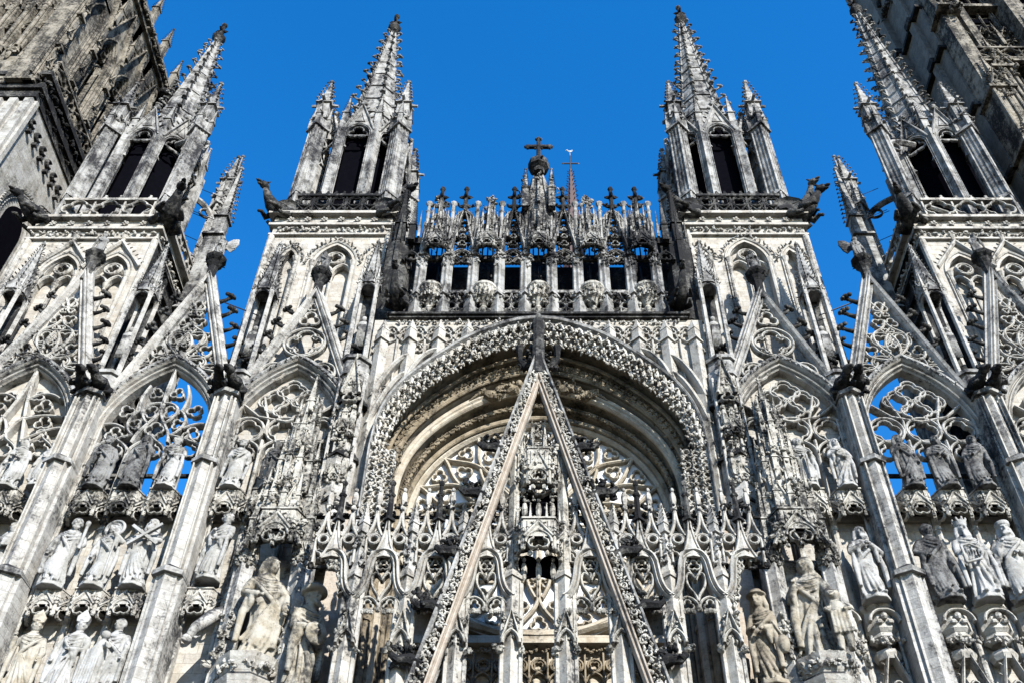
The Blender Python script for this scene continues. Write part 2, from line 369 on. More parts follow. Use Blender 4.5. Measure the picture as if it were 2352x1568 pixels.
def flam_tracery(mb, cx, hw, zs, sill, y0, y1, leaf=False):
    w3=hw*2/3
    for s_ in (-.5,.5): mb.sweep([(cx+s_*w3,sill),(cx+s_*w3,zs-.7)], bar(.13,y0,y1))
    for k in (-1,0,1):
        c=cx+k*w3
        for s_ in (-1,1):
            mb.sweep(bez((c+s_*w3/2,zs-1),(c+s_*w3/2,zs-.35),(c+s_*.15,zs-.3),(c,zs+.15),8), bar(.12,y0,y1))
        mb.sweep(foil(c,zs-.62,w3*.36,3,90), bar(.09,y0+.1,y1-.05), True)
    kx,kz=hw/2.15,1.06
    def both(pts,w=.15):
        pts=[(cx+(x-cx)*kx,zs+(z-zs)*kz) for x,z in pts]
        mb.sweep(pts,bar(w*.78,y0,y1)); mb.sweep(mirx(pts,cx),bar(w*.78,y0,y1))
    if leaf:
        both(bez((cx-.75,zs-.3),(cx-.5,zs+.9),(cx-.1,zs+2),(cx,zs+3.9)),.17)
        both(bez((cx-.72,zs-.2),(cx-1.4,zs+.3),(cx-1.7,zs+.5),(cx-2.05,zs+.5)))
        both(bez((cx-.45,zs+1),(cx-1.0,zs+1.3),(cx-1.6,zs+1.2),(cx-1.95,zs+1.1)))
        both(bez((cx-.2,zs+2.1),(cx-.7,zs+2.7),(cx-1.2,zs+2.5),(cx-1.5,zs+2.2)))
        both(bez((cx,zs+.1),(cx-.1,zs+.8),(cx-.4,zs+1.1),(cx-.5,zs+1.2)))
        for a,b,r in ((-1.35,.05,.42),(-1.25,.8,.40),(-.98,1.75,.42),(-.55,2.35,.3)):
            for s_ in (-1,1): mb.sweep(foil(cx+s_*a*kx,zs+b*kz,r,3,90 if s_>0 else 60,5),bar(.075,y0+.06,y1-.08),True)
    else:
        both(bez((cx-.70,zs-.3),(cx-.65,zs+.6),(cx,zs+.9),(cx+.05,zs+1.9)),.16)
        both(bez((cx,zs+2.0),(cx-.1,zs+2.7),(cx,zs+3.2),(cx,zs+4.0)),.16)
        both(bez((cx-.3,zs+.75),(cx-.9,zs+1.3),(cx-.75,zs+2.0),(cx-.03,zs+1.95)),.15)
        both(bez((cx-.85,zs+1.5),(cx-1.0,zs+2.1),(cx-.9,zs+2.6),(cx-.75,zs+3.0)),.14)
        both(bez((cx-.72,zs+.1),(cx-1.35,zs+.6),(cx-1.1,zs+1.3),(cx-.8,zs+1.5)),.14)
        both(bez((cx-1.15,zs+.5),(cx-1.5,zs+.75),(cx-1.75,zs+.8),(cx-2.0,zs+.7)),.14)
        both(bez((cx-.72,zs+.1),(cx-1.3,zs+.0),(cx-1.6,zs-.3),(cx-2.05,zs-.4)),.14)
        for a,b,r,q in ((-.42,1.45,.38,60),(0,.45,.42,90),(-.42,2.55,.33,100),(-1.35,1.5,.36,120),(-1.5,.2,.40,90),(-.85,.75,.3,60)):
            for s_ in ((-1,1) if a else (1,)): mb.sweep(foil(cx+s_*a*kx,zs+b*kz,r,4 if a==0 else 3,q if s_>0 else 180-q,5),bar(.075,y0+.06,y1-.08),True)

def gable_tracery(mb, cx, hg, zb, za, y0, y1, kind):
    if kind=='rose':
        zc=zb+(za-zb)*.47; r=.98
        mb.sweep(circle(cx,zc,r,26),bar(.12,y0,y1),True); mb.sweep(foil(cx,zc,r*.86,4,90,7),bar(.12,y0+.05,y1),True)
        for a in (45,135,225,315): mb.sweep(foil(cx+.62*math.cos(R(a)),zc+.62*math.sin(R(a)),.2,3,a,4),bar(.05,y0+.1,y1),True)
        mb.sweep(foil(cx,zc+1.62,.52,3,90),bar(.12,y0,y1),True); mb.sweep(foil(cx,zc+2.5,.28,3,90,4),bar(.09,y0,y1),True)
        for s_ in (-1,1):
            mb.sweep(circle(cx+s_*1.15,zb+1.25,.58,16),bar(.13,y0,y1),True); mb.sweep(foil(cx+s_*1.15,zb+1.25,.5,3,90),bar(.09,y0+.06,y1),True)
            mb.sweep(foil(cx+s_*1.85,zb+.45,.38,3,90),bar(.11,y0,y1),True)
    else:
        kz=(za-zb-.9)/5.75
        for s_ in (-1,1):
            def S(p,w=.12): mb.sweep([(cx+s_*x,zb+z*kz) for x,z in p],bar(w,y0,y1))
            S(bez((0,1.35),(.1,2.2),(.75,2.0),(.8,2.9))); S(bez((0,3.9),(.1,3.2),(.75,3.4),(.8,2.9)))
            S(bez((0,1.35),(.3,1.9),(1.35,1.4),(1.4,2.1))); S(bez((.2,2.1),(.5,2.3),(.2,3.0),(0,3.1)))
            S(bez((0,4.2),(.05,4.8),(.35,4.7),(.4,5.2))); S(bez((1.0,1.5),(1.2,.9),(1.6,1.2),(2.0,.9)))
            for a,b,r in ((.95,3.0,.16),(.15,1.75,.16),(1.6,1.65,.17),(1.2,.75,.2),(.15,3.3,.14),(.18,4.25,.15),(.45,2.75,.36),(1.15,2.15,.33),(.78,1.45,.36),(1.55,1.0,.36),(2.05,.35,.3),(.3,3.75,.28),(.45,2.05,.22)):
                mb.sweep(foil(cx+s_*a,zb+b*kz,r*1.15,3,90 if s_>0 else 30,6),bar(.075,y0+.04,y1),True)
                if r>.35: mb.sweep(circle(cx+s_*a,zb+b*kz,r*1.4,18),bar(.065,y0+.02,y1),True)
        mb.sweep(foil(cx,zb+4.65*kz,.38,3,90),bar(.10,y0,y1),True); mb.sweep(foil(cx,zb+2.5*kz,.24,4,90,4),bar(.07,y0,y1),True)

def bay(sx, cx, key, label, zg, blind, tr, gk, tower_side):
    """one bay of the screen: niche wall, moulded arch with tracery, steep openwork gable"""
    T=side(sx); hw=2.40; zs=31.5; rise=4.25
    root=thing('traceried_bay', label, 'bay', (sx*cx,0,10), 'traceried bays of the west front')
    w=MB(T); w.box(cx-2.7,cx+2.7,.62,1.6,8,27.2); w.box(cx-2.7,cx+2.7,.45,1.6,27.2,27.45)
    obj('niche_wall',w,'wall',root)
    m=MB(T)
    for k in (-.75,.75):
        for a,r in ((0,.13),(-.14,.07),(.14,.07)): m.ngon(8,r,r,8,27.4,cx+k+a,.5-(.16 if a==0 else 0))
        m.ngon(8,.17,.17,24.6,24.8,cx+k,.36); m.ngon(8,.18,.14,26.6,26.9,cx+k,.36)
    obj('mullion_shafts',m,'trim',root)
    a=MB(T)
    jamb=[(cx-hw,27.2)]+lancet(cx,hw,zs,rise,12)+[(cx+hw,27.2)]
    # left of travel is outside the opening
    pr=[(-.02,.5),(-.02,.06),(.03,-.02),(.08,.05),(.12,-.10),(.17,-.14),(.22,-.04),(.26,-.02),(.30,-.18),(.36,-.28),(.42,-.22),(.45,-.1),(.45,.5)]
    a.sweep(jamb,pr)
    for s_ in (-1,1):
        a.ngon(8,.2,.16,zs-.25,zs+.05,cx+s_*(hw+.25),-.15)
    obj('arch',a,'trim',root)
    rng=random.Random(sum(map(ord,key)))
    f=MB(T)
    outer=lancet(cx,hw+.46,zs,rise+.58,14)
    f.sweep(outer,[(-.1,.6),(-.1,-.16),(0,-.3),(.1,-.3),(.16,-.2),(.16,.6)])
    for x,z,an in along(outer,.27):
        f.add(*LEAF,rot_any(rng,(x+rng.uniform(-.02,.02),-.24,z),(.24,.24,.2)))
    obj('leafy_hood',f,'spire',root)
    t=MB(T); y0,y1=(-.02,.45) if blind else (.0,.42)
    (geo_tracery if tr=='geo' else flam_tracery)(t,cx,hw,zs,27.4,y0,y1,*(() if tr=='geo' else (tr=='leaf',)))
    obj('tracery',t,'trim' if blind else 'pier',root)
    if blind:
        b=MB(T); b.prism([(cx-hw-.5,27.3)]+lancet(cx,hw+.5,zs,rise+.5,10)+[(cx+hw+.5,27.3)],.43,1.3); obj('infill_wall',b,'wall',root)
    else:
        b=MB(T); b.box(cx-hw-.3,cx+hw+.3,.45,.6,29.6,29.75); b.box(cx-hw-.4,cx+hw+.4,.5,1.2,27.3,28.1); obj('sill',b,'crust',root)
    # gable
    hg=2.5; zb=34.35
    gm=MB(T)
    gm.sweep([(cx-hg,zb),(cx,zg),(cx+hg,zb)],[(-.26,.22),(-.26,.06),(-.19,-.07),(-.12,.04),(-.05,-.09),(.03,-.15),(.09,-.03),(.15,-.09),(.2,.02),(.24,.1),(.24,.22)],lim=.1)
    gm.sweep([(cx-hg,zb),(cx,zg),(cx+hg,zb)],[(.20,.12),(.34,.16),(.34,.42),(.20,.42)],lim=.1)
    gab=obj('gable',gm,'pier',root)
    gt=MB(T); gable_tracery(gt,cx,hg,zb,zg,.0,.32,gk); obj('gable_tracery',gt,'trim',gab)
    cr=MB(); crocket(cr,0,0,0,1.0); 
    first=None
    for s_ in (-1,1):
        for i in range(6):
            t_=.14+.83*i/6.2
            x=cx+s_*(hg*(1-t_)+.30); z=zb+(zg-zb)*t_+.02
            if first is None: o=first=obj('crocket',cr,'crust',gab,True)
            else: o=first.copy(); col.objects.link(o); o.parent=gab
            o.location=(sx*x,.30,z); o.rotation_euler=(0,rng.uniform(-.15,.15),(0 if s_*sx>0 else PI)); k_=.72*rng.uniform(.9,1.12); o.scale=(k_,k_,k_)
    p=MB(T); p.lathe([(.28,zg-.5),(.24,zg+.2),(.25,zg+.9),(.42,zg+1.2),(.30,zg+1.28),(.5,zg+1.5),(.56,zg+1.62),(.5,zg+1.75)],8,cx,.15)
    for k in range(8):
        a_=2*PI*k/8; crocket(p,cx+.3*math.cos(a_),.15+.3*math.sin(a_),zg+1.32,.3,a_,0,True)
    obj('finial_pedestal',p,'crust',root)
    # canopies between the statue tiers
    xs=(-1.48,0,1.48) if not key.startswith('a') else (1.48,0)
    for k in xs:
        c_=MB(T); canopy(c_,cx+k,.6,26.95,1.42,1.3,1.5); obj('canopy',c_,'lace',root)
        c_=MB(T)
        if tower_side=='left' or key.startswith('aL'):
            canopy(c_,cx+k,.6,22.3,1.42,1.1,1.5)
        else:
            # right hand side: arched consoles with a small crouched figure, leaf band below
            c_.lathe([(.30,21.3),(.52,21.45),(.50,21.6),(.62,21.75),(.6,22.5),(.74,22.62),(.7,22.8)],8,cx+k,.25,PI/8)
            c_.sweep(lancet(cx+k,.55,21.9,.5,6),bar(.1,-.55,-.3)); c_.ell((cx+k,-.42,22.15),(.14,.14,.16),7,5); c_.ell((cx+k-.2,-.38,21.95),(.16,.1,.1),6,4); c_.ell((cx+k+.2,-.38,21.95),(.16,.1,.1),6,4)
            leaves(c_,[(cx+k+q*.14,-.28-.12*(1-abs(q)/4),21.2) for q in range(-4,5)],.26,rng,.06)
            c_.lathe([(.42,20.6),(.5,20.8),(.46,20.95)],8,cx+k,.25,PI/8)
        obj('console',c_,'trim',root)
        if tower_side=='right':
            c_=MB(T); gz=18.9
            c_.sweep(lancet(cx+k,.62,gz-.9,.95,8),roll(.22,-.15,.35)); c_.sweep([(cx+k-.75,gz-.4),(cx+k,gz+2.2),(cx+k+.75,gz-.4)],bar(.14,-.2,.3))
            c_.sweep(foil(cx+k,gz+.55,.26,4,90,5),bar(.08,-.12,.3),True)
            for s_ in (-1,1):
                for i in range(6):
                    t_=(i+.6)/6.4; crocket(c_,cx+k+s_*(.75*(1-t_)+.06),-.02,gz-.4+2.6*t_,.2,0 if s_>0 else PI,0,True)
            leaves(c_,[(cx+k,-.05,gz+2.3),(cx+k,-.05,gz+2.55)],.3,rng,.05,2)
            obj('niche_gable',c_,'trim',root)
    return root
bay(-1,23.1,'cL','window bay at the left edge with leaf-vein blind tracery',42.8,True,'leaf','leaf','left')
bay(-1,16.75,'bL','bay with open flame-shaped tracery over saints with club, halo and X cross',42.5,False,'flam','leaf','left')
bay(-1,11.1,'aL','bay with blind quatrefoil tracery and rose gable above the curly-haired statue',41.3,True,'geo','rose','left')
bay(1,11.1,'aR','bay with blind quatrefoil tracery and rose gable above the woman and child',41.3,True,'geo','rose','right')
bay(1,16.75,'bR','window bay with open quatrefoil tracery showing blue sky, above the crowned harpist',42.4,False,'geo','leaf','right')
bay(1,23.1,'cR','bay with blind tracery cut off by the right edge of the front',42.8,True,'geo','leaf','right')

# ---------------------------------------------------------------- buttresses and the tabernacles above them
def buttress(sx, x, label, wide=1.0):
    T=side(sx)
    root=thing('buttress',label,'buttress',(sx*x,-.6,8),'buttresses between the window bays')
    b=MB(T)
    def plan(w,y): return [(x-w/2,.9),(x-w/2,y+.35),(x-w*.34,y+.35),(x-w*.34,y+.22),(x-w*.26,y+.22),(x,y),(x+w*.26,y+.22),(x+w*.34,y+.22),(x+w*.34,y+.35),(x+w/2,y+.35),(x+w/2,.9)]
    b.vprism(plan(wide*1.12,-1.25),8,23.6); b.vprism(plan(wide*1.04,-1.05),23.6,29.3); b.vprism(plan(wide*.95,-.85),29.3,33.4)
    obj('shaft',b,'pier',root)
    s=MB(T)
    for sgn in (-1,1):
        for k,(q,r) in enumerate(((.52,.08),(.64,.06))):
            s.ngon(8,r,r,8,32.5,x+sgn*(wide*q),.12-.1*k); s.ngon(8,r*1.7,r*1.5,29.8,30.05,x+sgn*(wide*q),.12-.1*k)
        s.box(x+sgn*wide*.36-.03,x+sgn*wide*.36+.03,-.95,-.7,8,33)
    for k in (-.42,-.3,.3,.42): s.ngon(6,.05,.05,8,33.2,x+wide*k,-.62 if abs(k)>.35 else -.78)
    obj('side_rolls',s,'trim',root)
    for z,w,y in ((23.6,wide*1.15,-1.3),(29.3,wide*1.05,-1.1),(33.4,wide*1.1,-.95)):
        c=MB(T)
        c.add([(x-w/2,y+.2,z-.1),(x,y-.12,z-.1),(x+w/2,y+.2,z-.1),(x,y-.12,z+.14),(x-w/2,y+.2,z+.1),(x+w/2,y+.2,z+.1),(x,y+.25,z+.42),(x-w/2,.6,z),(x+w/2,.6,z),(x,.6,z+.42)],
              [(0,1,3,4),(1,2,5,3),(4,3,6),(3,5,6),(4,6,9,7),(6,5,8,9),(0,4,7),(2,8,5),(0,7,8,2,1)])
        obj('weathering',c,'spire',root)
for sx in (-1,1):
    S='left' if sx<0 else 'right'
    buttress(sx,13.72,'white buttress pier between rose-gabled and open-traceried bays, '+('by the X-cross saint' if sx<0 else 'by the harpist row'))
    buttress(sx,19.75,'moulded buttress pier outside the open-traceried bay, '+('by the saint with the club' if sx<0 else 'by the flat-capped statue'),1.1)
def tabernacle(sx, x, z0, z1, label, y=.45, mat='spire'):
    T=side(sx); rng=random.Random(int(x*10)+(5 if sx<0 else 0))
    root=thing('tabernacle',label,'pinnacle',(sx*x,y,z0),'open tabernacles above the buttresses')
    b=MB(T); zo=z0+(z1-z0)*.36; zt=z0+(z1-z0)*.62; w=.62
    b.ngon(8,.78,.72,z0,z0+1.0,x,y,PI/8); b.ngon(8,.85,.85,z0+1.0,z0+1.2,x,y,PI/8)
    b.box(x-.12,x+.12,y+.45,y+.55,z0,zt)
    obj('base',b,mat,root)
    s=MB(T)
    for a in (45,135,225,315):
        px,py=x+w*math.cos(R(a)),y+w*math.sin(R(a)); s.ngon(6,.14,.11,z0+1.1,zt,px,py)
        pinnacle(s,px,py,zt-.4,zt+1.5,.2,rng,.3)
    obj('shafts',s,'pier',root)
    c=MB(T)
    for k in range(4):
        Mx=mat4((x,y,zt),k*PI/2)@mat4((0,-w*.72,0)); c.sweep(lancet(0,.4,-.5,.5,5),bar(.1,-.06,.06),False,Mx); gablet(c,Mx@mat4((0,0,-.1)),1.0,1.2,.08,True)
    c.ngon(8,.62,.05,zt,z1-.2,x,y,PI/8); c.ell((x,y,z1-.15),(.13,.13,.1),6,4); c.ngon(6,.05,.03,z1-.2,z1+.15,x,y)
    for i in range(int((z1-zt)/.36)):
        t=(i+.5)/int((z1-zt)/.36)
        for k in range(8):
            a=PI/8+k*PI/4; r=.62*(1-t)+.05*t; crocket(c,x+r*math.cos(a),y+r*math.sin(a),zt+(z1-zt)*t*.94,.2*(1-.3*t),a,0,True)
    obj('spirelet',c,mat,root)
    f=MB(T); f.ell((x,y+.05,zo-.6),(.27,.24,1.0),8,6); f.ell((x,y,zo+.55),(.15,.16,.2),7,5); f.ell((x,y-.05,zo-.05),(.33,.22,.4),8,5)
    for k in range(7): f.tube([(x-.22+.07*k,y-.2,zo-1.6),(x-.15+.05*k,y-.24,zo-.1)],.035,4)
    obj('niche_figure',f,'statue',root,True)
    e=MB(T); e.box(x-.5,x+.5,y+.38,y+.44,z0+1.2,zt); obj('back_panel',e,'crust',root)
for sx in (-1,1):
    tabernacle(sx,8.55,35.2,46.2,'open tabernacle with crocketed spirelet between great arch and '+('left' if sx<0 else 'right')+' inner turret')
    tabernacle(sx,13.75,34.2,46.0,'open tabernacle with niche figure at the outer edge of the '+('left' if sx<0 else 'right')+' inner turret')
    tabernacle(sx,19.75,34.2,45.8,'open tabernacle holding a niche figure in front of the '+('left' if sx<0 else 'right')+' outer turret wall')
tabernacle(-1,26.4,34.2,46.0,'open tabernacle with a pale figure at the far left edge of the front')
# crouching beasts at the feet of the gables
def beast(sx, x, y, z, ang, label, s=1.0):
    b=MB(mat4((sx*x,y,z),ang if sx>0 else -ang,s))
    b.tube([(0,.5,-.35),(0,.2,-.05),(0,-.25,.02),(0,-.55,.0),(0,-.85,.08)],[.18,.33,.36,.25,.2],8)
    b.ell((0,-1.0,.12),(.24,.3,.22),8,5); b.ell((0,-1.28,.0),(.14,.2,.09),6,4)
    for q in (-1,1):
        b.ell((q*.2,-.92,.33),(.07,.08,.14),5,4); b.tube([(q*.25,-.3,0),(q*.36,-.5,-.3),(q*.3,-.8,-.35)],[.13,.1,.07],5); b.tube([(q*.28,.2,0),(q*.4,.0,-.35),(q*.32,-.2,-.5)],[.14,.1,.07],5)
    o=obj('beast',b,'crust',None,True); return tag(o,label,'gargoyle','crouching beasts at the gable feet')
for sx in (-1,1):
    D_='left' if sx<0 else 'right'
    beast(sx,13.38,-.6,33.9,.15,'crouching dark stone beast on the '+D_+' buttress head, on the rose gable side')
    beast(sx,14.15,-.6,33.9,-.15,'crouching dark stone beast on the '+D_+' buttress head, at the open gable foot')
    beast(sx,19.35,-.6,33.9,.15,'crouching dark stone beast under the outer foot of the '+D_+' open gable')
    beast(sx,20.2,-.6,33.9,-.15,'crouching dark stone beast on the outermost '+D_+' buttress head')
# ---------------------------------------------------------------- bell turrets
def balustrade(mb, x0, x1, y, z0, z1, kind, Mx=None, crest=True):
    mb.box(x0,x1,y-.14,y+.14,z0,z0+.16,Mx); mb.box(x0-.05,x1+.05,y-.17,y+.17,z1-.2,z1,Mx)
    n=max(1,round((x1-x0)/(.95 if kind=='fine' else 1.5))); w=(x1-x0)/n; h=z1-z0-.36; zc=z0+.16+h/2
    q=Mx if Mx is not None else np.eye(4)
    for i in range(n):
        c=x0+w*(i+.5)
        mb.box(x0+w*i-.05,x0+w*i+.05,y-.09,y+.09,z0+.1,z1-.1,Mx)
        if kind=='fine':
            mb.sweep(circle(c,zc+h*.22,h*.27,12),bar(.09,y-.1,y+.08),True,Mx); mb.sweep(foil(c,zc+h*.22,h*.23,4,45,4),bar(.06,y-.06,y+.06),True,Mx)
            for s_ in (-1,1): mb.sweep(bez((c,zc-h*.5),(c+s_*.05,zc-.2),(c+s_*w*.4,zc-.2),(c+s_*w*.48,zc+.25),6),bar(.08,y-.1,y+.08),False,Mx); mb.sweep(foil(c+s_*w*.25,zc-h*.28,h*.17,3,90,4),bar(.06,y-.06,y+.06),True,Mx)
        else:
            p=foil(c,zc,w*.50,4,0,7); p=[(x,zc+(z-zc)*h/(w*1.0)) for x,z in p]
            mb.sweep(p,bar(.13,y-.13,y+.1),True,Mx)
    if crest:
        for i in range(n*2):
            c=x0+w/2*(i+.5); mb.add([(c-.28,y-.08,z1),(c,y-.08,z1+.28),(c+.28,y-.08,z1),(c-.28,y+.08,z1),(c,y+.08,z1+.28),(c+.28,y+.08,z1)],[(0,2,1),(3,4,5),(0,1,4,3),(1,2,5,4)],Mx)
            mb.ell((c,y,z1+.33),(.11,.11,.11),5,4,Mx)
def blind_lancet(mb, wl, cx, hw, zs, rise, z0, y, rose=True, gab=False):
    """window with back panel, mouldings, two lights and an oculus; y is the wall face"""
    j=[(cx-hw,z0)]+lancet(cx,hw,zs,rise,10)+[(cx+hw,z0)]
    mb.sweep(j,[(-.02,.5),(-.02,.2),(.05,.05),(.12,.1),(.18,-.06),(.26,-.1),(.32,.02),(.36,.5)],False,mat4((0,y,0)))
    for s_ in (-1,1):
        mb.ngon(8,.12,.12,z0,zs-.25,cx+s_*(hw+.06),y-.02); mb.ngon(8,.13,.24,zs-.25,zs+.1,cx+s_*(hw+.06),y-.02)
    if rose:
        mb.ngon(8,.10,.10,z0,zs-.9,cx,y+.2); mb.ngon(8,.11,.2,zs-.9,zs-.6,cx,y+.2)
        for s_ in (-1,1): mb.sweep(lancet(cx+s_*hw/2,hw/2,zs-.65,hw*.72,6),bar(.17,y+.05,y+.4))
        r=hw*.46; mb.sweep(circle(cx,zs+rise*.40,r,16),bar(.14,y+.08,y+.4),True); mb.sweep(foil(cx,zs+rise*.40,r*.82,4,90,5),bar(.09,y+.1,y+.4),True)
def holed(mb, x0, x1, z0, z1, holes, y0, y1):
    """wall strip z0..z1 with lancet openings rising from z0"""
    xs=x0
    for cx,hw,zs,rise in holes:
        top=max(zs+rise+.02,0)
        if cx-hw>xs: mb.box(xs,cx-hw,y0,y1,z0,z1)
        mb.prism([(cx-hw,z0)]+lancet(cx,hw,zs,rise,10)+[(cx+hw,z0),(cx+hw,z1),(cx-hw,z1)],y0,y1); xs=cx+hw
    if x1>xs: mb.box(xs,x1,y0,y1,z0,z1)
def spire(mb, cx, cy, r0, z0, z1, bands, rng, cs=.62):
    rot=PI/8
    mb.ngon(8,r0,.22,z0,z1,cx,cy,rot)
    for k in range(8):
        a=rot+k*PI/4
        mb.tube([(cx+r0*math.cos(a),cy+r0*math.sin(a),z0),(cx+.22*math.cos(a),cy+.22*math.sin(a),z1)],[.10,.06],5)
        n=int((z1-z0)/1.3)
        for i in range(n):
            t=(i+.4)/n; r=r0+(.22-r0)*t
            crocket(mb,cx+r*math.cos(a),cy+r*math.sin(a),z0+(z1-z0)*t,cs*(1-.25*t)*rng.uniform(.85,1.15),a,rng.uniform(-.2,.1))
    for i in range(bands):
        t=(i+.7)/(bands+.6); r=r0+(.22-r0)*t; z=z0+(z1-z0)*t
        mb.ngon(8,r*1.05+.03,r*1.05,z,z+.13,cx,cy,rot)
        # small gabled lucarnes under each band
        for k in range(8):
            a=k*PI/4; rr=r*math.cos(PI/8)
            gablet(mb,mat4((cx+rr*1.0*math.sin(a),cy-rr*1.0*math.cos(a),z-1.15),a),r*.5,.9*min(1,r),.06,False)
def turret(sx, cx, cy, hw, z_base, lx, key, label, win, spire_r, lan_r, z_l0, z_l1, z_tip, bal, arch_top):
    T=side(sx); rng=random.Random(int(cx*7)+(3 if sx<0 else 0)); root=thing('bell_turret',label,'turret',(sx*cx,cy,30),'spired bell turrets on the front')
    y0=cy-hw; x0=cx-hw; x1=cx+hw
    w=MB(T); holed(w,x0,x1,36,z_base-1.0,win,y0,y0+.5)
    w.box(x0,x1,y0,y0+.5,30,36); w.box(x0,x1,y0+.5,y0+.8,30,z_base-1.0)
    w.box(x0,x0+.5,y0+.8,cy+hw,30,z_base-1.0); w.box(x1-.5,x1,y0+.8,cy+hw,30,z_base-1.0); w.box(x0+.5,x1-.5,cy+hw-.5,cy+hw,30,z_base-1)
    obj('wall',w,'wall',root)
    t=MB(T)
    for (wx,wh,zs,rise) in win:
        blind_lancet(t,None,wx,wh,zs,rise,36,y0,wh>.6)
        if key=='outer':
            t.sweep([(wx-wh-.6,zs+.5),(wx,zs+rise+1.1),(wx+wh+.6,zs+.5)],bar(.22,y0-.25,y0+.1))
            for s_ in (-1,1):
                for i in range(7): q=(i+.5)/7; crocket(t,wx+s_*(wh+.7)*(1-q),y0-.2,zs+.6+(rise+.6)*q,.22,0 if s_>0 else PI,0,True)
            t.ngon(8,.1,.2,zs+rise+1.1,zs+rise+1.6,wx,y0-.1); rosette(t,wx,y0-.2,zs+rise+1.75,.25)
        else:
            lp=lancet(wx,wh+.45,zs,rise+.5,9)
            for x,z,a in along(lp,.3): t.add(*LEAF,rot_any(rng,(x,y0-.12,z),(.3,.22,.22)))
    # corner rolls
    for x in (x0,x1): t.ngon(10,.2,.2,30,z_base-1,x,y0); 
    obj('blind_windows',t,'trim',root)
    for sgn in (-1,1):                                         # dark plate painting the flank's shade and stain, with string courses and strips
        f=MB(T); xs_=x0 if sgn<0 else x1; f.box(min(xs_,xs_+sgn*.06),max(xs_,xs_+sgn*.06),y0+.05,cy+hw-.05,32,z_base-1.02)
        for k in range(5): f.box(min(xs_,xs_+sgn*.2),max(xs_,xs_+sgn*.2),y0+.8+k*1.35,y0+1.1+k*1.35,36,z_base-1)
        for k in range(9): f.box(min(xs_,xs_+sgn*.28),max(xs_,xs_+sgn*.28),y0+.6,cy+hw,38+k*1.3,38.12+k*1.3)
        obj('flank_shade_strips',f,'crust',root)
    c=MB(T)
    for za,zb,pr in ((z_base-1.0,z_base-.86,.18),(z_base-.86,z_base-.2,.04),(z_base-.2,z_base,.28),(z_base+.0,z_base+.75,.08),(z_base+.75,z_base+.98,.42)):
        c.box(x0-pr,x1+pr,y0-pr,cy+hw+pr,za+.002,zb)
    leaves(c,[(x0+.15+i*.2,y0-.12,z_base-.5) for i in range(int(2*hw/.2))],.3,rng,.12)
    for i in range(6): rosette(c,x0+hw*.28+i*hw*.29,y0-.2,z_base+.4,.26)
    leaves(c,[(x1+.12 if s_>0 else x0-.12,y0+.2+i*.25,z_base-.5) for i in range(int(2*hw/.25)) for s_ in (-1,1)],.32,rng,.1)
    obj('cornice',c,'trim',root)
    bz=z_base+1.0; b=MB(T)
    balustrade(b,x0+.9,x1-.9,y0-.05,bz,bz+2.0 if bal=='fine' else bz+1.9,bal)
    for xx in (x0+.05,x1-.05): balustrade(b,-hw+.9,hw-.9,0,bz,bz+1.8,bal,mat4((xx,cy,0),PI/2))
    obj('balustrade',b,'crust' if bal=='fine' else 'trim',root)
    # corner piers with pinnacles
    zp=z_l0+(z_l1-z_l0)*.80
    for sxx in (-1,1):
        for syy in (-1,1):
            p=MB(T); px,py=cx+sxx*(hw-.62),cy+syy*(hw-.62)
            p.ngon(4,.62,.55,bz-.05,zp,px,py,0); p.ngon(8,.4,.4,bz,zp,px,py,PI/8); p.ngon(4,.72,.6,bz+2.6,bz+3.1,px,py,0)
            for k in range(4):
                a=k*PI/2; p.tube([(px+.57*math.cos(a),py+.57*math.sin(a),bz),(px+.51*math.cos(a),py+.51*math.sin(a),zp)],.10,5)
                for q in (.33,.67):
                    b_=a+PI/2; u0=.60*(1-q),.60*q; p.tube([(px+u0[0]*math.cos(a)+u0[1]*math.cos(b_),py+u0[0]*math.sin(a)+u0[1]*math.sin(b_),bz),(px+.93*(u0[0]*math.cos(a)+u0[1]*math.cos(b_)),py+.93*(u0[0]*math.sin(a)+u0[1]*math.sin(b_)),zp)],.055,4)
            p.ngon(4,.80,.80,zp,zp+.22,px,py,0)
            pr=obj('corner_pier',p,'spire',root)
            q=MB(T); q.ngon(8,.5,.45,zp+.2,zp+1.3,px,py,PI/8)
            for k in range(4): pinnacle(q,px+.55*math.cos(k*PI/2),py+.55*math.sin(k*PI/2),zp+.2,zp+2.9,.34,rng,.4)
            leaves(q,[(px+.6*math.cos(a),py+.6*math.sin(a),zp+1.5) for a in np.linspace(0,6,9)],.35,rng,.15)
            pinnacle(q,px,py,zp+1.2,zp+6.8,.95,rng,.35,PI/4,False); 
            for k in range(4): q.tube([(px,py,zp+3.4),(px+.9*math.cos(k*PI/2),py+.9*math.sin(k*PI/2),zp+3.3)],[.14,.1],5)
            obj('pinnacle',q,'spire',pr)
            e=MB(T); fx,fy=lx+sxx*1.9,cy+syy*1.9                   # little flyer from pier to lantern
            ln=math.hypot(px-fx,py-fy); e.sweep(bez((0,zp-1.6),(ln*.3,zp+.1),(ln*.7,zp+.2),(ln,zp+.4),10),bar(.4,-.16,.16),False,mat4((px,py,0),math.atan2(fy-py,fx-px)))
            e.sweep(circle(ln*.35,zp-.9,.4,12),bar(.1,-.1,.1),True,mat4((px,py,0),math.atan2(fy-py,fx-px)))
            e.sweep(bez((0,bz+2.6),(ln*.4,bz+3.0),(ln*.6,bz+3.0),(ln,bz+3.0),6),bar(.3,-.12,.12),False,mat4((px,py,0),math.atan2(fy-py,fx-px)))
            obj('flying_rib',e,'spire',root)
    # lantern: eight piers, eight arches, black core painting the dark interior
    rl=lan_r
    L=MB(T)
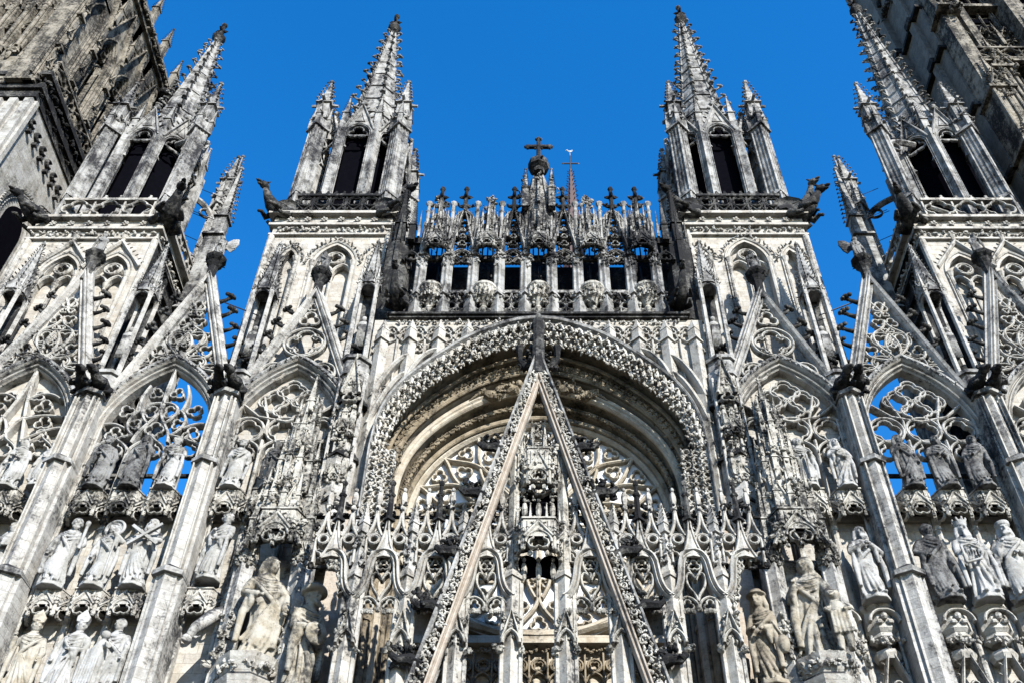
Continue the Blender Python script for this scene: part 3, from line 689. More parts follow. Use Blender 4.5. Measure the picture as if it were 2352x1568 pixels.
    for k in range(8):
        a=PI/8+k*PI/4; px,py=lx+rl*math.cos(a),cy+rl*math.sin(a)
        L.ngon(4,.38,.33,bz-.1,z_l1-1.2,px,py,a); L.ngon(4,.30,.26,bz,z_l1-.6,lx+(rl+.3)*math.cos(a),cy+(rl+.3)*math.sin(a),a)
        for q in (-1,1): L.ngon(6,.06,.06,bz,z_l1-1.3,px+.27*math.cos(a)-q*.25*math.sin(a),py+.27*math.sin(a)+q*.25*math.cos(a))
        L.ngon(4,.46,.4,z_l1-1.6,z_l1-1.35,px,py,a)
        for zz in (z_l0+(z_l1-z_l0)*.55,): L.ngon(4,.52,.34,zz,zz+.5,px,py,a)
    obj('lantern_piers',L,'spire',root)
    A=MB(T); hwid=rl*math.sin(PI/8)-.2
    for k in range(8):
        a=k*PI/4; d=rl*math.cos(PI/8); d+=.28; Mx=mat4((lx+d*math.sin(a),cy-d*math.cos(a),0),a)
        zs=arch_top-1.0; lp=lancet(0,hwid,zs,1.15,8)
        A.sweep([(-hwid,bz)]+lp+[(hwid,bz)],roll(.2,-.15,.25),False,Mx)
        A.sweep(foil(0,zs+.15,hwid*.8,3,90,6),bar(.07,-.05,.1),True,Mx)
        A.sweep([(-hwid-.2,zs+.3),(0,zs+3.6),(hwid+.2,zs+.3)],bar(.2,-.2,.1),False,Mx)
        A.prism([(-hwid-.15,zs+.5)]+[(x,z+.12) for x,z in lp]+[(hwid+.15,zs+.5),(0,zs+3.5)],-.05,.1,Mx)
        A.sweep([(-hwid*.35,zs+1.45),(0,zs+2.6),(hwid*.35,zs+1.45)],bar(.06,-.12,0),True,Mx)
        A.box(-hwid,hwid,-.03,.06,zs-.25,zs-.13,Mx)
        for s_ in (-1,1):
            for i in range(5): q=(i+.6)/5.4; A.add(*CROCKET_S,Mx@mat4((s_*(hwid+.26)*(1-q),-.05,zs+.4+3.2*q),0 if s_>0 else PI,.34))
        A.ell((0,-.05,zs+3.9),(.2,.2,.2),6,4,Mx); A.ell((0,-.05,zs+3.75),(.34,.16,.12),6,4,Mx)
    obj('lantern_arches',A,'spire',root)
    B=MB(T); B.ngon(8,rl*.8,rl*.8,bz-.2,arch_top+1.5,lx,cy,PI/8); obj('louvres_and_shade',B,'black',root)  # solid black core stands in for the shade inside the open lantern
    for k in range(8):
        a=PI/8+k*PI/4; p=MB(T); pinnacle(p,lx+(rl+.1)*math.cos(a),cy+(rl+.1)*math.sin(a),z_l1-1.3,z_l1+3.2,.5,rng,.45); obj('lantern_pinnacle',p,'spire',root)
    S=MB(T); spire(S,lx,cy,spire_r,z_l1-.6,z_tip-3.4,8 if key!='outer' else 5,rng)
    sp=obj('spire',S,'spire',root)
    F=MB(T); z=z_tip-3.4
    F.lathe([(.22,z-.3),(.26,z+.3),(.5,z+.75),(.55,z+.95),(.34,z+1.1),(.2,z+1.4),(.16,z+2.2)],8,lx,cy)
    F.ell((lx,cy,z+2.05),(.55,.16,.14),6,4); F.ell((lx,cy,z+2.05),(.16,.55,.14),6,4); F.ngon(6,.15,.12,z+2.1,z+3.0,lx,cy); F.ell((lx,cy,z+3.1),(.24,.24,.26),7,5)
    obj('finial',F,'crust',sp)
    r_=MB(T)
    for sxx in (-1,1): r_.tube([(cx+sxx*(hw-.5),cy-hw+.5,zp+4.4),(lx+sxx*1.0,cy-1.0,zp+3.2)],.03,4); r_.tube([(cx+sxx*(hw-.5),cy-hw+.5,zp+3.4),(lx+sxx*1.0,cy-1.2,zp+2.2)],.03,4)
    obj('tie_rods',r_,'iron',root)
for sx in (-1,1):
    off=-.65 if sx<0 else 0.0
    turret(sx,11.75,5.3,3.3,49.7,11.75,'inner','weathered spired bell turret just '+('left' if sx<0 else 'right')+' of the central arcade, its fine balustrade against the sky',
        [(8.85,.36,46.6,.9),(11.25,1.05,46.2,1.75),(13.75,.36,46.6,.9)] if sx<0 else [(8.95,.36,46.6,.9),(11.55,1.05,46.5,1.75),(13.95,.36,46.6,.9)],2.0,2.75,55.0,62.6,84.3 if sx<0 else 86.0,'fine',61.6)
    turret(sx,24.7,5.0,3.5,48.6,25.5 if sx<0 else 26.4,'outer','broad-based bell turret with leaning spire beside the '+('left' if sx<0 else 'right')+' tower, quatrefoil parapet below',
        [(22.9,.95,44.6,1.7),(25.6,.95,44.6,1.7)],1.8,2.6,53.5,61.5,82.0 if sx<0 else 87.0,'quatre',60.8)

# ---------------------------------------------------------------- gargoyles
def gargoyle(x,y,z,ang,label,s=1.0,up=.35,wing=True,mat='crust'):
    b=MB(mat4((x,y,z),ang,s))                                   # reaches out along local -y
    b.tube([(0,1.0,-.45),(0,.45,-.15),(0,-.15,.05),(0,-.7,.2+up*.2),(0,-1.05,.35+up*.6),(0,-1.3,.5+up*1.1)],[.34,.52,.55,.42,.27,.2],10)
    hx,hz=-1.48,.6+up*1.3
    b.ell((0,hx,hz),(.26,.34,.24),9,6); b.ell((0,hx-.34,hz+.06),(.14,.28,.09),7,4); b.ell((0,hx-.28,hz-.15),(.12,.2,.06),7,4)
    for q in (-1,1):
        b.tube([(q*.14,hx+.08,hz+.18),(q*.2,hx+.25,hz+.42)],[.09,.03],5); b.ell((q*.15,hx-.18,hz+.1),(.06,.07,.06),5,4)
        b.tube([(q*.35,-.3,.05),(q*.62,-.55,-.3),(q*.48,-.95,-.2),(q*.46,-1.15,-.38)],[.24,.19,.12,.1],6)
        b.tube([(q*.4,.6,-.25),(q*.72,.25,-.45),(q*.6,-.15,-.6),(q*.58,-.4,-.55)],[.28,.22,.13,.1],6)
        for k in range(4): b.tube([(q*.3,-.45+.15*k,.25),(q*.42,-.2+.25*k,.55-.05*k),(q*.5,.1+.3*k,.45-.1*k)],[.05,.05,.03],4)
        if wing:
            W=[(.3,-.6,.25),(.42,-.3,.8),(.58,.25,1.25),(.72,.95,1.15),(.74,1.1,.8),(.7,.85,.62),(.66,.8,.35),(.58,.45,.3),(.5,.3,.0)]
            b.add([(q*a,c,d) for a,c,d in W]+[(q*(a-.12),c,d) for a,c,d in W],[list(range(9)),list(range(17,8,-1))]+[(i,(i+1)%9,9+(i+1)%9,9+i) for i in range(9)])
    o=obj('gargoyle',b,mat,None,True); return tag(o,label,'gargoyle','gargoyles at the turret parapets')
gargoyle(-15.0,2.0,50.9,-.75,'winged dark gargoyle with raised neck at the outer corner of the left inner turret',.95,.7)
gargoyle(-8.5,1.9,50.9,.9,'dark gargoyle stretching right towards the central arcade from the left inner turret',.95,.5)
gargoyle(8.5,1.9,50.9,-.9,'dark gargoyle stretching left towards the central arcade from the right inner turret',.95,.45)
gargoyle(15.1,2.0,50.9,1.0,'winged gargoyle with beaked head leaning out to the right of the right inner turret',1.05,.5)
gargoyle(15.3,2.4,51.6,.75,'second pale gargoyle with raised snout on the right inner turret corner',.9,1.0,False)
gargoyle(-28.4,1.4,49.7,-.7,'lean pale gargoyle at the outer corner of the left outer turret',1.0,.1,False)
gargoyle(-21.0,1.4,49.7,.55,'dark gargoyle craning to the right from the left outer turret parapet',1.05,.35)
gargoyle(21.0,1.4,49.7,-.55,'dark gargoyle craning to the left from the right outer turret parapet',1.0,.2)
gargoyle(-7.0,-.2,40.6,-.1,'dark squatting gargoyle with curled neck at the left end of the arcade',.68,.9,True)
gargoyle(7.0,-.2,40.6,.1,'dark squatting gargoyle with curled neck at the right end of the arcade',.68,.9,True)
# ---------------------------------------------------------------- central arch and rose window
def resample(pts, n):
    p=np.asarray(pts,float); L=np.r_[0,np.cumsum(np.linalg.norm(np.diff(p,axis=0),axis=1))]
    t=np.linspace(0,L[-1],n); return np.stack([np.interp(t,L,p[:,0]),np.interp(t,L,p[:,1])],1)
def smooth_half(ctrl, n):
    p=[np.array(c,float) for c in ctrl]; p=[2*p[0]-p[1]]+p+[2*p[-1]-p[-2]]; out=[]
    for i in range(1,len(p)-2):
        for k in range(8):
            t=k/8; a,b,c,d=p[i-1:i+3]
            out.append(.5*((2*b)+(-a+c)*t+(2*a-5*b+4*c-d)*t*t+(-a+3*b-3*c+d)*t**3))
    out.append(p[-2]); return resample(out,n)
NA=60
_oh=smooth_half([(0,38.55),(1.25,38.3),(3.05,37.35),(4.65,35.9),(5.88,34.5),(6.6,33.2),(6.95,31.9),(7.1,30.3)],NA)
_ih=np.array([(5.72*math.sin(a),28.62+5.72*math.cos(a)) for a in np.linspace(0,R(88),NA)])
def full(h, zend, xend): 
    left=[(-x,z) for x,z in h[::-1]]; return np.array([(-xend,zend)]+left+[tuple(q) for q in h[1:]]+[(xend,zend)])
OUT=full(_oh,9,7.15); INN=full(_ih,9,5.9)
DEEP=.70
def ruled(mb, prof):                                           # prof = (u from outer to inner curve, y)
    P=len(prof); k=len(OUT); V=np.empty((k,P,3))
    for j,(u,y) in enumerate(prof):
        V[:,j,0]=OUT[:,0]+(INN[:,0]-OUT[:,0])*u; V[:,j,2]=OUT[:,1]+(INN[:,1]-OUT[:,1])*u; V[:,j,1]=y*(DEEP if y>0 else 1)
    mb.add(V.reshape(-1,3),[(i*P+a,i*P+a+1,(i+1)*P+a+1,(i+1)*P+a) for i in range(k-1) for a in range(P-1)])
def at_u(u,i): return OUT[i]+(INN[i]-OUT[i])*u
rngA=random.Random(4)
arch=thing('great_arch','great pointed arch over the rose window with a lacy fringe of carved cusps','arch',(0,0,9))
a=MB(); ruled(a,[(-.02,.4),(-.05,-.4),(-.03,-.75),(.0,-.82),(.03,-.78),(.05,-.6),(.075,-.62),(.10,-.5),(.115,-.2),(.16,.0),(.2,.1)])
obj('hood_moulding',a,'spire',arch)
def rolls(mb, spec):                                           # round mouldings following the arch
    for u,y,r in spec: mb.tube([(at_u(u,i)[0],y*DEEP,at_u(u,i)[1]) for i in range(len(OUT))],r,7)
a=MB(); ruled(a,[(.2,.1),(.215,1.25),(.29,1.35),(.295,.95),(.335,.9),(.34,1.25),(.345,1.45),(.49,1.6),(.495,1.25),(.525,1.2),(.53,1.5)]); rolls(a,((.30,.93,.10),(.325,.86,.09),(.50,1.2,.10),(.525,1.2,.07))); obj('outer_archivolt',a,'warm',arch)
a=MB(); ruled(a,[(.53,1.5),(.54,2.15),(.63,2.25),(.635,1.7),(.68,1.65),(.685,1.95),(.72,1.95),(.725,1.7),(.75,1.68),(.76,1.9)]); rolls(a,((.64,1.68,.13),(.67,1.6,.12),(.695,1.8,.08),(.73,1.66,.11),(.755,1.72,.06))); obj('middle_archivolt',a,'cream',arch)
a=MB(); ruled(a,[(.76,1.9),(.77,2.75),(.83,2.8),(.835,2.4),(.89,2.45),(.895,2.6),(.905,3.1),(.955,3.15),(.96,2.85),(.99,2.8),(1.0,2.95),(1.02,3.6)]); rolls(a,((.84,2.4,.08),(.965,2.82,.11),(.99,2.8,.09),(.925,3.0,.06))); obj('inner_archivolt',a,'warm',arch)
# fringe of openwork cusps: scallops in rows that hang from the hood, each tipped with a leaf
fr=MB(); fl=MB()
idx=np.linspace(1,len(OUT)-2,len(OUT)-2)
def curve_at(u,s):                                             # s 0..1 along the visible arch
    f=2+s*(len(OUT)-5); i=int(f); t=f-i; p=at_u(u,i)*(1-t)+at_u(u,min(i+1,len(OUT)-2))*t
    q=at_u(u,min(i+1,len(OUT)-2))-at_u(u,i); return p,q/np.linalg.norm(q)
rows=3; N=46
for r_ in range(rows):
    for k in range(N):
        s0=(k+.5*(r_%2))/N; s1=s0+1/N
        if s1>1: continue
        apexf=1-.0*abs(2*s0-1)
        du=.105; ua=.085+r_*du*.88; y=-.62+.16*r_
        (p0,_),(p1,_)=curve_at(ua,s0),curve_at(ua,s1); (pm,_)=curve_at(ua+du*.75,(s0+s1)/2)
        fr.tube([(p0[0],y,p0[1]),((p0[0]*.45+pm[0]*.55)*1.0,y-.03,(p0[1]*.75+pm[1]*.25)),(pm[0],y-.04,pm[1]),((p1[0]*.45+pm[0]*.55),y-.03,(p1[1]*.75+pm[1]*.25)),(p1[0],y,p1[1])],[.10,.085,.08,.085,.10],5)
        leaves(fl,[(pm[0]+dx,y-.1,pm[1]-.06+dz) for dx,dz in ((0,-.12),(-.13,.04),(.13,.04))],.2,rngA,.03); fl.add(*LEAF,rot_any(rngA,(p0[0],y-.08,p0[1]),.2))
obj('cusped_fringe',fr,'fringe',arch); obj('fringe_leaves',fl,'fringe',arch)
# long jamb pieces of the fringe down both sides
for s_ in (-1,1):
    fj=MB()
    for i in range(17):
        for r_ in range(3):
            x=s_*(6.9-r_*.36); z=30.2-i*.36-.18*(r_%2); y=-.55+.1*r_
            fj.sweep(circle(x,z,.16,7),bar(.09,y-.08,y+.1),True); leaves(fj,[(x-s_*.2,y-.1,z+.1),(x-s_*.1,y-.12,z-.14)],.2,rngA,.05)
    obj('jamb_fringe',fj,'fringe',arch)
# figures carved along the archivolts
sc=MB()
for i in range(3,len(OUT)-3):
    if i%2: continue
    for u,y,s in ((.415,1.35,.66),(.865,2.35,.32)):
        p=at_u(u,i); 
        if p[1]<26: continue
        q=at_u(u,i+1)-at_u(u,i-1); an=math.atan2(q[1],q[0])
        m=np.eye(4); c_,s_=math.cos(an),math.sin(an); m[:3,:3]=np.array([[c_,0,-s_],[0,1,0],[s_,0,c_]])*s*(1+.2*rngA.random()); m[:3,3]=(p[0],y*DEEP,p[1])
        sc.ell((0,0,0),(.5,.3,.36),7,5,m); sc.ell((.55,-.05,.05),(.19,.18,.2),6,5,m); sc.ell((-.35,-.15,-.18),(.3,.2,.18),6,4,m); sc.tube([(.2,-.2,.2),(.0,-.35,.0),(.3,-.38,-.1)],[.1,.09,.07],5,m)
        for _ in range(5): sc.add(*LEAF,m@rot_any(rngA,(rngA.uniform(-.6,.6),rngA.uniform(-.2,.1),rngA.uniform(-.4,.4)),.35))
obj('archivolt_figures',sc,'warm',arch)
for s_ in (-1,1):
    for k in range(2):
        ang=MB()
        x=s_*(1.25+.95*k); z=35.45-.40*k
        ang.ell((x,1.1,z),(.42,.3,.30),8,5); ang.ell((x-s_*.35,.95,z+.3),(.17,.17,.2),7,5)
        for q in range(5): ang.tube([(x+s_*.1*q,.95,z+.1),(x+s_*(.5+.12*q),1.0,z+.35-.18*q)],[.1,.04],5)
        leaves(ang,[(x+rngA.uniform(-.5,.5),.9,z+rngA.uniform(-.3,.3)) for _ in range(10)],.3,rngA,.1)
        obj('angel_relief',ang,'warm',arch)

rose=thing('rose_window','half-hidden great rose window with flame tracery and pale glass under the arch','window',(0,2.4,23))
t=MB(); zc=28.62; Rr=5.66; y0,y1=2.15,2.5
t.sweep(circle(0,zc,Rr,64),bar(.3,y0-.1,y1),True); t.sweep(circle(0,zc,1.0,24),bar(.22,y0,y1),True)
def pol(r,a): return (r*math.sin(a),zc+r*math.cos(a))
for k in range(18):
    a=2*PI*(k+.5)/18; h=PI/18
    for s_ in (-1,1):
        t.sweep(bez(pol(5.6,a),pol(4.9,a+s_*h*.15),pol(4.5,a+s_*h*1.25),pol(3.3,a+s_*h*.98),12)+bez(pol(3.3,a+s_*h*.98),pol(2.4,a+s_*h*.8),pol(1.8,a+s_*h*.8),pol(1.0,a+s_*h*.9),7)[1:],bar(.15,y0,y1))
        t.sweep(bez(pol(2.3,a),pol(3.1,a),pol(3.3,a+s_*h*.2),pol(3.9,a+s_*h*.8),8),bar(.12,y0,y1))
        x,z=pol(3.15,a+s_*h*.52); t.sweep(foil(x,z,.24,3,90-math.degrees(a),5),bar(.08,y0+.08,y1-.05),True)
    x,z=pol(4.35,a); t.sweep(foil(x,z,.36,3,90-math.degrees(a),5),bar(.09,y0+.08,y1-.05),True)
    x,z=pol(5.1,a+h); t.sweep(foil(x,z,.36,3,270-math.degrees(a+h),5),bar(.09,y0+.08,y1-.05),True)
obj('tracery',t,'cream',rose)
g=MB(); g.prism(circle(0,zc,5.9,48),y1-.06,y1-.02); obj('glass',g,'glass',rose)

# ---- wall around the arch
wall=thing('central_wall','pale panelled wall of the central bay around and below the great arch','wall',(0,1,8))
w=MB()
top=39.55; n=len(OUT)
V=[];F=[]
for i in range(n):
    x,z=OUT[i]; V+= [(x,.35,z),(x*(7.9/7.15) if False else x,.35,top)]
F=[(2*i,2*i+2,2*i+3,2*i+1) for i in range(n-1)]
w.add(V,F)
for s_ in (-1,1): w.box(min(s_*7.15,s_*8.0),max(s_*7.15,s_*8.0),.35,1.2,9,top)
w.box(-8,8,1.2,2.0,38.6,top)
obj('spandrel_wall',w,'wall',wall)
p=MB()
GX=[.68+1.36*k for k in range(5)]
def ext_z(x): return float(np.interp(abs(x),_oh[:,0],_oh[:,1])) if abs(x)<7.1 else 27
for s_ in (-1,1):
    for x in GX[1:]+[7.45]:
        zb=max(ext_z(x)-.2,27)
        if zb>38.7: continue
        p.ngon(4,.30,.30,zb,38.5,s_*x,.15,0); p.ngon(4,.40,.36,37.7,37.85,s_*x,.12,0); p.ngon(4,.3,.02,38.5,39.3,s_*x,.12,0)
    for x in (1.36,2.72,4.08,5.44,6.75):
        zt=38.9
        for q in (-.34,.34):
            p.sweep(lancet(s_*x+q,.33,zt-.35,.4,5),bar(.08,.2,.4)); p.sweep(foil(s_*x+q,zt-.3,.22,3,90,4),bar(.06,.22,.4),True)
            p.sweep(lancet(s_*x+q,.33,zt-.75,-.3,4),bar(.07,.2,.4))
        zb=ext_z(x)
        if zb<37.6:
            p.sweep([(s_*x,zb),(s_*x,38.0)],bar(.1,.2,.4))
            for q in (-.3,.3):
                zz=37.4 if x<6 else 34.5
                while zz>zb+.5: p.sweep(foil(s_*x+q,zz,.26,3,90,4),bar(.07,.22,.4),True); p.sweep(lancet(s_*x+q,.3,zz-.1,.5,4),bar(.07,.22,.4)); zz-=2.2
    # half arches springing from the piers down to the hood
    for xa,za,xb,zb_ in ((4.76,37.0,6.0,35.2),(6.12,36.6,7.5,33.9),(6.12,35.4,7.5,32.2)):
        p.sweep([(s_*x,z) for x,z in bez((xa,za),(xa+.5,za),(xb-.2,zb_+1.0),(xb,zb_),8)],bar(.22,-.15,.4))
    # outermost strip of panels beside the arch
    for i in range(5):
        z=28.5+i*1.9; p.sweep(lancet(s_*7.55,.3,z+1.0,.5,5),bar(.09,.18,.4)); p.sweep(foil(s_*7.55,z+.95,.22,3,90,4),bar(.06,.2,.4),True)
leaves(p,[(-6.8+i*.17,.25,39.3) for i in range(81)],.22,rngA,.08)
leaves(p,[(x,.25,z) for s_ in (-1,1) for x,z,_ in along([(s_*q[0],q[1]+.22) for q in _oh],.3)],.3,rngA,.08)
obj('panel_tracery',p,'trim',wall)
# jambs and panelling below the rose
j=MB()
for s_ in (-1,1):
    for k,(x,y) in enumerate(((6.9,.4),(6.55,.9),(6.2,1.6),(5.95,2.4))): 
        j.ngon(8,.16,.16,9,29.5,s_*x,y-.1); j.ngon(8,.09,.09,9,29.5,s_*(x-.2),y+.1)
        for z in (22.7,26.3): j.ngon(8,.22,.22,z,z+.2,s_*x,y-.1)
    leaves(j,[(s_*(6.4+.2*rngA.random()),1.0,23.2+.35*i) for i in range(14)],.3,rngA,.15)
obj('jamb_shafts',j,'warm',wall)
b=MB(); b.box(-6.2,6.2,2.7,3.6,23.0,23.28); b.box(-6.2,6.2,2.85,3.6,23.28,23.42); b.box(-6.2,6.2,2.78,3.6,26.05,26.2) if False else None
b.box(-6.4,6.4,3.2,3.6,9,23.6); b.box(-6.2,6.2,2.9,3.3,21.15,21.3)
obj('beam',b,'cream',wall)
q=MB()
for i in range(17):
    x=-5.7+i*.7125
    q.sweep(circle(x,22.2,.27,12),bar(.09,3.0,3.2),True); q.sweep(foil(x,22.2,.2,4,45,4),bar(.05,3.05,3.2),True)
    q.sweep(lancet(x,.32,21.5,.4,5),bar(.07,3.0,3.2)); q.box(x-.39,x-.325,3.0,3.2,19,22.75)
    q.sweep(circle(x,20.3,.36,14),bar(.12,2.95,3.2),True); q.sweep(bez((x-.35,21.1),(x-.3,20.7),(x+.1,20.7),(x+.35,20.9),6),bar(.08,3.0,3.2)); q.sweep(circle(x,20.3,.2,10),bar(.06,3.0,3.2),True)
leaves(q,[(-5.9+i*.14,2.95,22.82) for i in range(85)],.22,rngA,.08)
obj('frieze_panels',q,'warm',wall)
s=MB()
for s_ in (-1,1):
    s.sweep([(s_*5.9,23.45),(s_*5.9,34)] ,bar(.3,2.9,3.4))
    s.sweep([(s_*x,z) for x,z in bez((5.8,27.3),(4.6,24.4),(2.5,23.55),(0,23.5),16)],bar(.3,2.7,3.4)); 
s.box(-6,6,2.95,3.2,25.95,26.1)
obj('rose_frame',s,'cream',wall)
for o_ in wall.children:
    if o_.name.split('.')[0] in ('beam','frieze_panels','rose_frame'): o_.data.transform(Matrix.Translation((0,-.62,-.42)))
# deep porch walls below, left and right of the rose
pw=MB()
for s_ in (-1,1):
    pw.box(min(s_*5.95,s_*7.2),max(s_*5.95,s_*7.2),2.6,3.4,9,28); pw.box(min(s_*6.0,s_*8.2),max(s_*6.0,s_*8.2),3.3,3.8,9,36); pw.box(min(s_*7.15,s_*8.1),max(s_*7.15,s_*8.1),-.2,3.0,9,28)
    for k in range(3): pw.ngon(8,.13,.13,9,27,s_*(6.1+.45*k),2.5)
    for z in (19.5,22.2,24.5): leaves(pw,[(s_*(6.0+.25*k),2.4,z+.2*rngA.random()) for k in range(5)],.4,rngA,.2,2)
pw.box(-8.2,8.2,3.85,4.1,9,36)
obj('porch_side_wall',pw,'pink',wall)

# ---------------------------------------------------------------- arcade above the arch
gal=thing('arcade','carved open arcade with slender pillars, round balconies and a spiky cresting above the great arch','arcade',(0,.5,39.5))
c=MB(); c.box(-7.3,7.3,-.2,2.6,39.66,39.8); c.box(-7.4,7.4,-.32,2.6,39.8,39.95); obj('cornice',c,'crust',gal)
PX=[-6.12+1.36*k for k in range(10)]
for x in PX:
    p=MB(); p.ngon(4,.34,.32,39.95,41.5,x,.0,0); p.ngon(4,.42,.02,41.35,42.3,x,-.05,0)
    leaves(p,[(x+q*.2,-.2,41.1+.3*abs(q)) for q in (-1.4,-.7,0,.7,1.4)],.32,rngA,.1)
    p.ngon(4,.30,.28,41.5,44.8,x,.25,0); p.ngon(6,.1,.1,41.5,44.8,x-.18,.15); p.ngon(6,.1,.1,41.5,44.8,x+.18,.15)
    leaves(p,[(x+rngA.uniform(-.24,.24),.05,44.1+rngA.random()*.9) for _ in range(16)],.26,rngA,.1)
    p.ngon(4,.42,.42,45.05,45.2,x,.25,0); p.ngon(4,.24,.18,45.2,48.2,x,.25,0)
    pinnacle(p,x,-.02,44.9,47.6,.22,rngA,.45)
    p.lathe([(.11,48.0),(.10,49.1),(.16,49.2),(.10,49.3),(.09,49.7),(.19,49.9),(.20,50.02)],8,x,.25)
    for q in (-.34,.34): pinnacle(p,x+q,.05,46.6,49.0,.15,rngA,.4)
    obj('pillar',p,'spire' ,gal)
r=MB(); 
for i in range(9):
    x0,x1=PX[i],PX[i+1]; xc=(x0+x1)/2
    r.box(x0+.25,x1-.25,-.05,.2,41.75,41.95); r.box(x0+.25,x1-.25,.0,.15,40.0,40.1)
    for q in (-.28,.28):
        r.sweep(circle(xc+q,40.75,.26,12),bar(.09,-.05,.15),True); r.sweep(lancet(xc+q,.27,40.1,.35,4),bar(.07,-.05,.15)); 
        r.sweep(foil(xc+q,40.2,.2,3,90,4),bar(.05,-.02,.12),True)
    r.sweep([(xc,40.0),(xc,41.3)],bar(.08,-.05,.15)); r.sweep(bez((x0+.25,41.0),(xc-.2,41.1),(xc-.05,41.3),(xc,41.75),6),bar(.08,-.05,.15)); r.sweep(bez((x1-.25,41.0),(xc+.2,41.1),(xc+.05,41.3),(xc,41.75),6),bar(.08,-.05,.15))
    leaves(r,[(xc+rngA.uniform(-.4,.4),-.1,41.2+rngA.random()*.5) for _ in range(6)],.22,rngA,.05)
obj('parapet',r,'grime',gal)
bk=MB(); bk.box(-6.6,6.6,.55,.7,39.95,41.8); obj('parapet_back',bk,'crust',gal)
for i in range(9):
    xc=(PX[i]+PX[i+1])/2
    if i%2==0:
        b=MB(); b.lathe([(.08,40.4),(.18,40.6),(.16,40.7),(.38,41.1),(.55,41.25),(.55,41.85),(.63,41.95),(.63,42.1)],14,xc,.05)
        for k in range(9):
            a=PI+PI*k/8; leaves(b,[(xc+.56*math.cos(a),.05+.56*math.sin(a),41.3+.45*rngA.random()) for _ in range(3)],.24,rngA,.05)
            b.tube([(xc+.56*math.cos(a),.05+.56*math.sin(a),41.1),(xc+.56*math.cos(a),.05+.56*math.sin(a),41.9)],.05,4)
        leaves(b,[(xc+rngA.uniform(-.4,.4),-.2,40.7+rngA.random()*.4) for _ in range(8)],.26,rngA,.05)
        obj('round_balcony',b,'lace',gal)
        k_=MB(); canopy(k_,xc,.1,45.15,1.2,1.1); canopy(k_,xc,.2,46.5,.62,.9); pinnacle(k_,xc,.1,47.0,50.2,.34,rngA,.35)
        for q in (-.3,.3): pinnacle(k_,xc+q,-.15,46.2,48.6,.18,rngA,.4)
        for a in (180,225,270,315,360):
            px,py=xc+.66*math.cos(R(a)),.1+.66*math.sin(R(a)); pinnacle(k_,px,py,45.6,47.7,.2,rngA,.35)
            px,py=xc+.45*math.cos(R(a)),.12+.45*math.sin(R(a)); pinnacle(k_,px,py,47.0,49.2,.17,rngA,.35)
        leaves(k_,[(xc+rngA.uniform(-.6,.6),-.35+rngA.random()*.2,45.2+rngA.random()*2.2) for _ in range(34)],.24,rngA,.1)
        k_.ngon(8,.25,.2,47.4,49.0,xc,.3)
        if i!=4:
            k_.ngon(8,.2,.16,49,49.6,xc,.25); leaves(k_,[(xc+rngA.uniform(-.26,.26),.2,49.4+rngA.random()*1.2) for _ in range(20)],.28,rngA,.08)
        obj('canopy',k_,'grime',gal)
        n_=MB(); n_.box(xc-.66,xc+.66,1.6,2.3,41.0,44.4); obj('back_wall',n_,'wall',gal)
        v_=MB(); v_.tube([(xc+.05,1.2,42),(xc+.05,1.2,45.5)],.05,5); obj('iron_prop',v_,'iron',gal)
    else:
        t=MB(); t.sweep(lancet(xc,.56,44.75,.75,8),roll(.16,.05,.4)); 
        for q in (-.27,.27): t.sweep(lancet(xc+q,.26,44.5,.35,5),bar(.08,.1,.35)); t.sweep(foil(xc+q,44.6,.2,3,90,4),bar(.05,.12,.3),True)
        t.sweep(foil(xc,45.1,.25,4,90,5),bar(.07,.1,.35),True)
        t.sweep([(xc-.66,45.3),(xc,49.1),(xc+.66,45.3)],bar(.17,-.2,.15)); 
        for z,r_ in ((45.85,.24),(46.5,.19),(47.1,.14)): t.sweep(foil(xc,z,r_,3,90,4),bar(.06,-.1,.12),True)
        leaves(t,[(xc+s_*.72*(1-(k+.5)/12),-.12,45.4+3.6*(k+.5)/12) for k in range(12) for s_ in (-1,1)],.22,rngA,.05)
        t.box(xc-.55,xc+.55,.2,.32,46.9,47.0); t.sweep(lancet(xc,.48,48.2,.9,7),roll(.17,.05,.35))
        for q in (-.5,.5): t.box(xc+q-.06,xc+q+.06,.08,.3,45.3,48.3)
        t.sweep(foil(xc,48.3,.3,3,90,5),bar(.07,.1,.3),True)
        leaves(t,[(xc+rngA.uniform(-.5,.5),.2,46.9+rngA.random()*1.0) for _ in range(14)],.22,rngA,.1)
        obj('openwork_gable',t,'grime',gal)
    if i!=4 and i%2==1 or i in (0,8):
        d=MB(); d.ngon(6,.13,.1,49.0,51.1,xc,.1); d.ell((xc,.1,50.4),(.42,.13,.13),7,4); d.ell((xc,.1,50.4),(.13,.4,.13),7,4); d.ell((xc,.1,51.2),(.17,.17,.22),6,4); d.ell((xc,.1,49.5),(.4,.15,.14),7,4); leaves(d,[(xc+q,.05,49.55) for q in (-.4,.4)],.25,rngA,.05)
        obj('cross_finial',d,'crust',gal)
    # upper hood arch behind each bay of the cresting
    h=MB(); h.sweep([(xc-.52,47.0)]+lancet(xc,.52,48.5,.7,8)+[(xc+.52,47.0)],roll(.18,.3,.6)); obj('crest_arch',h,'grime',gal)
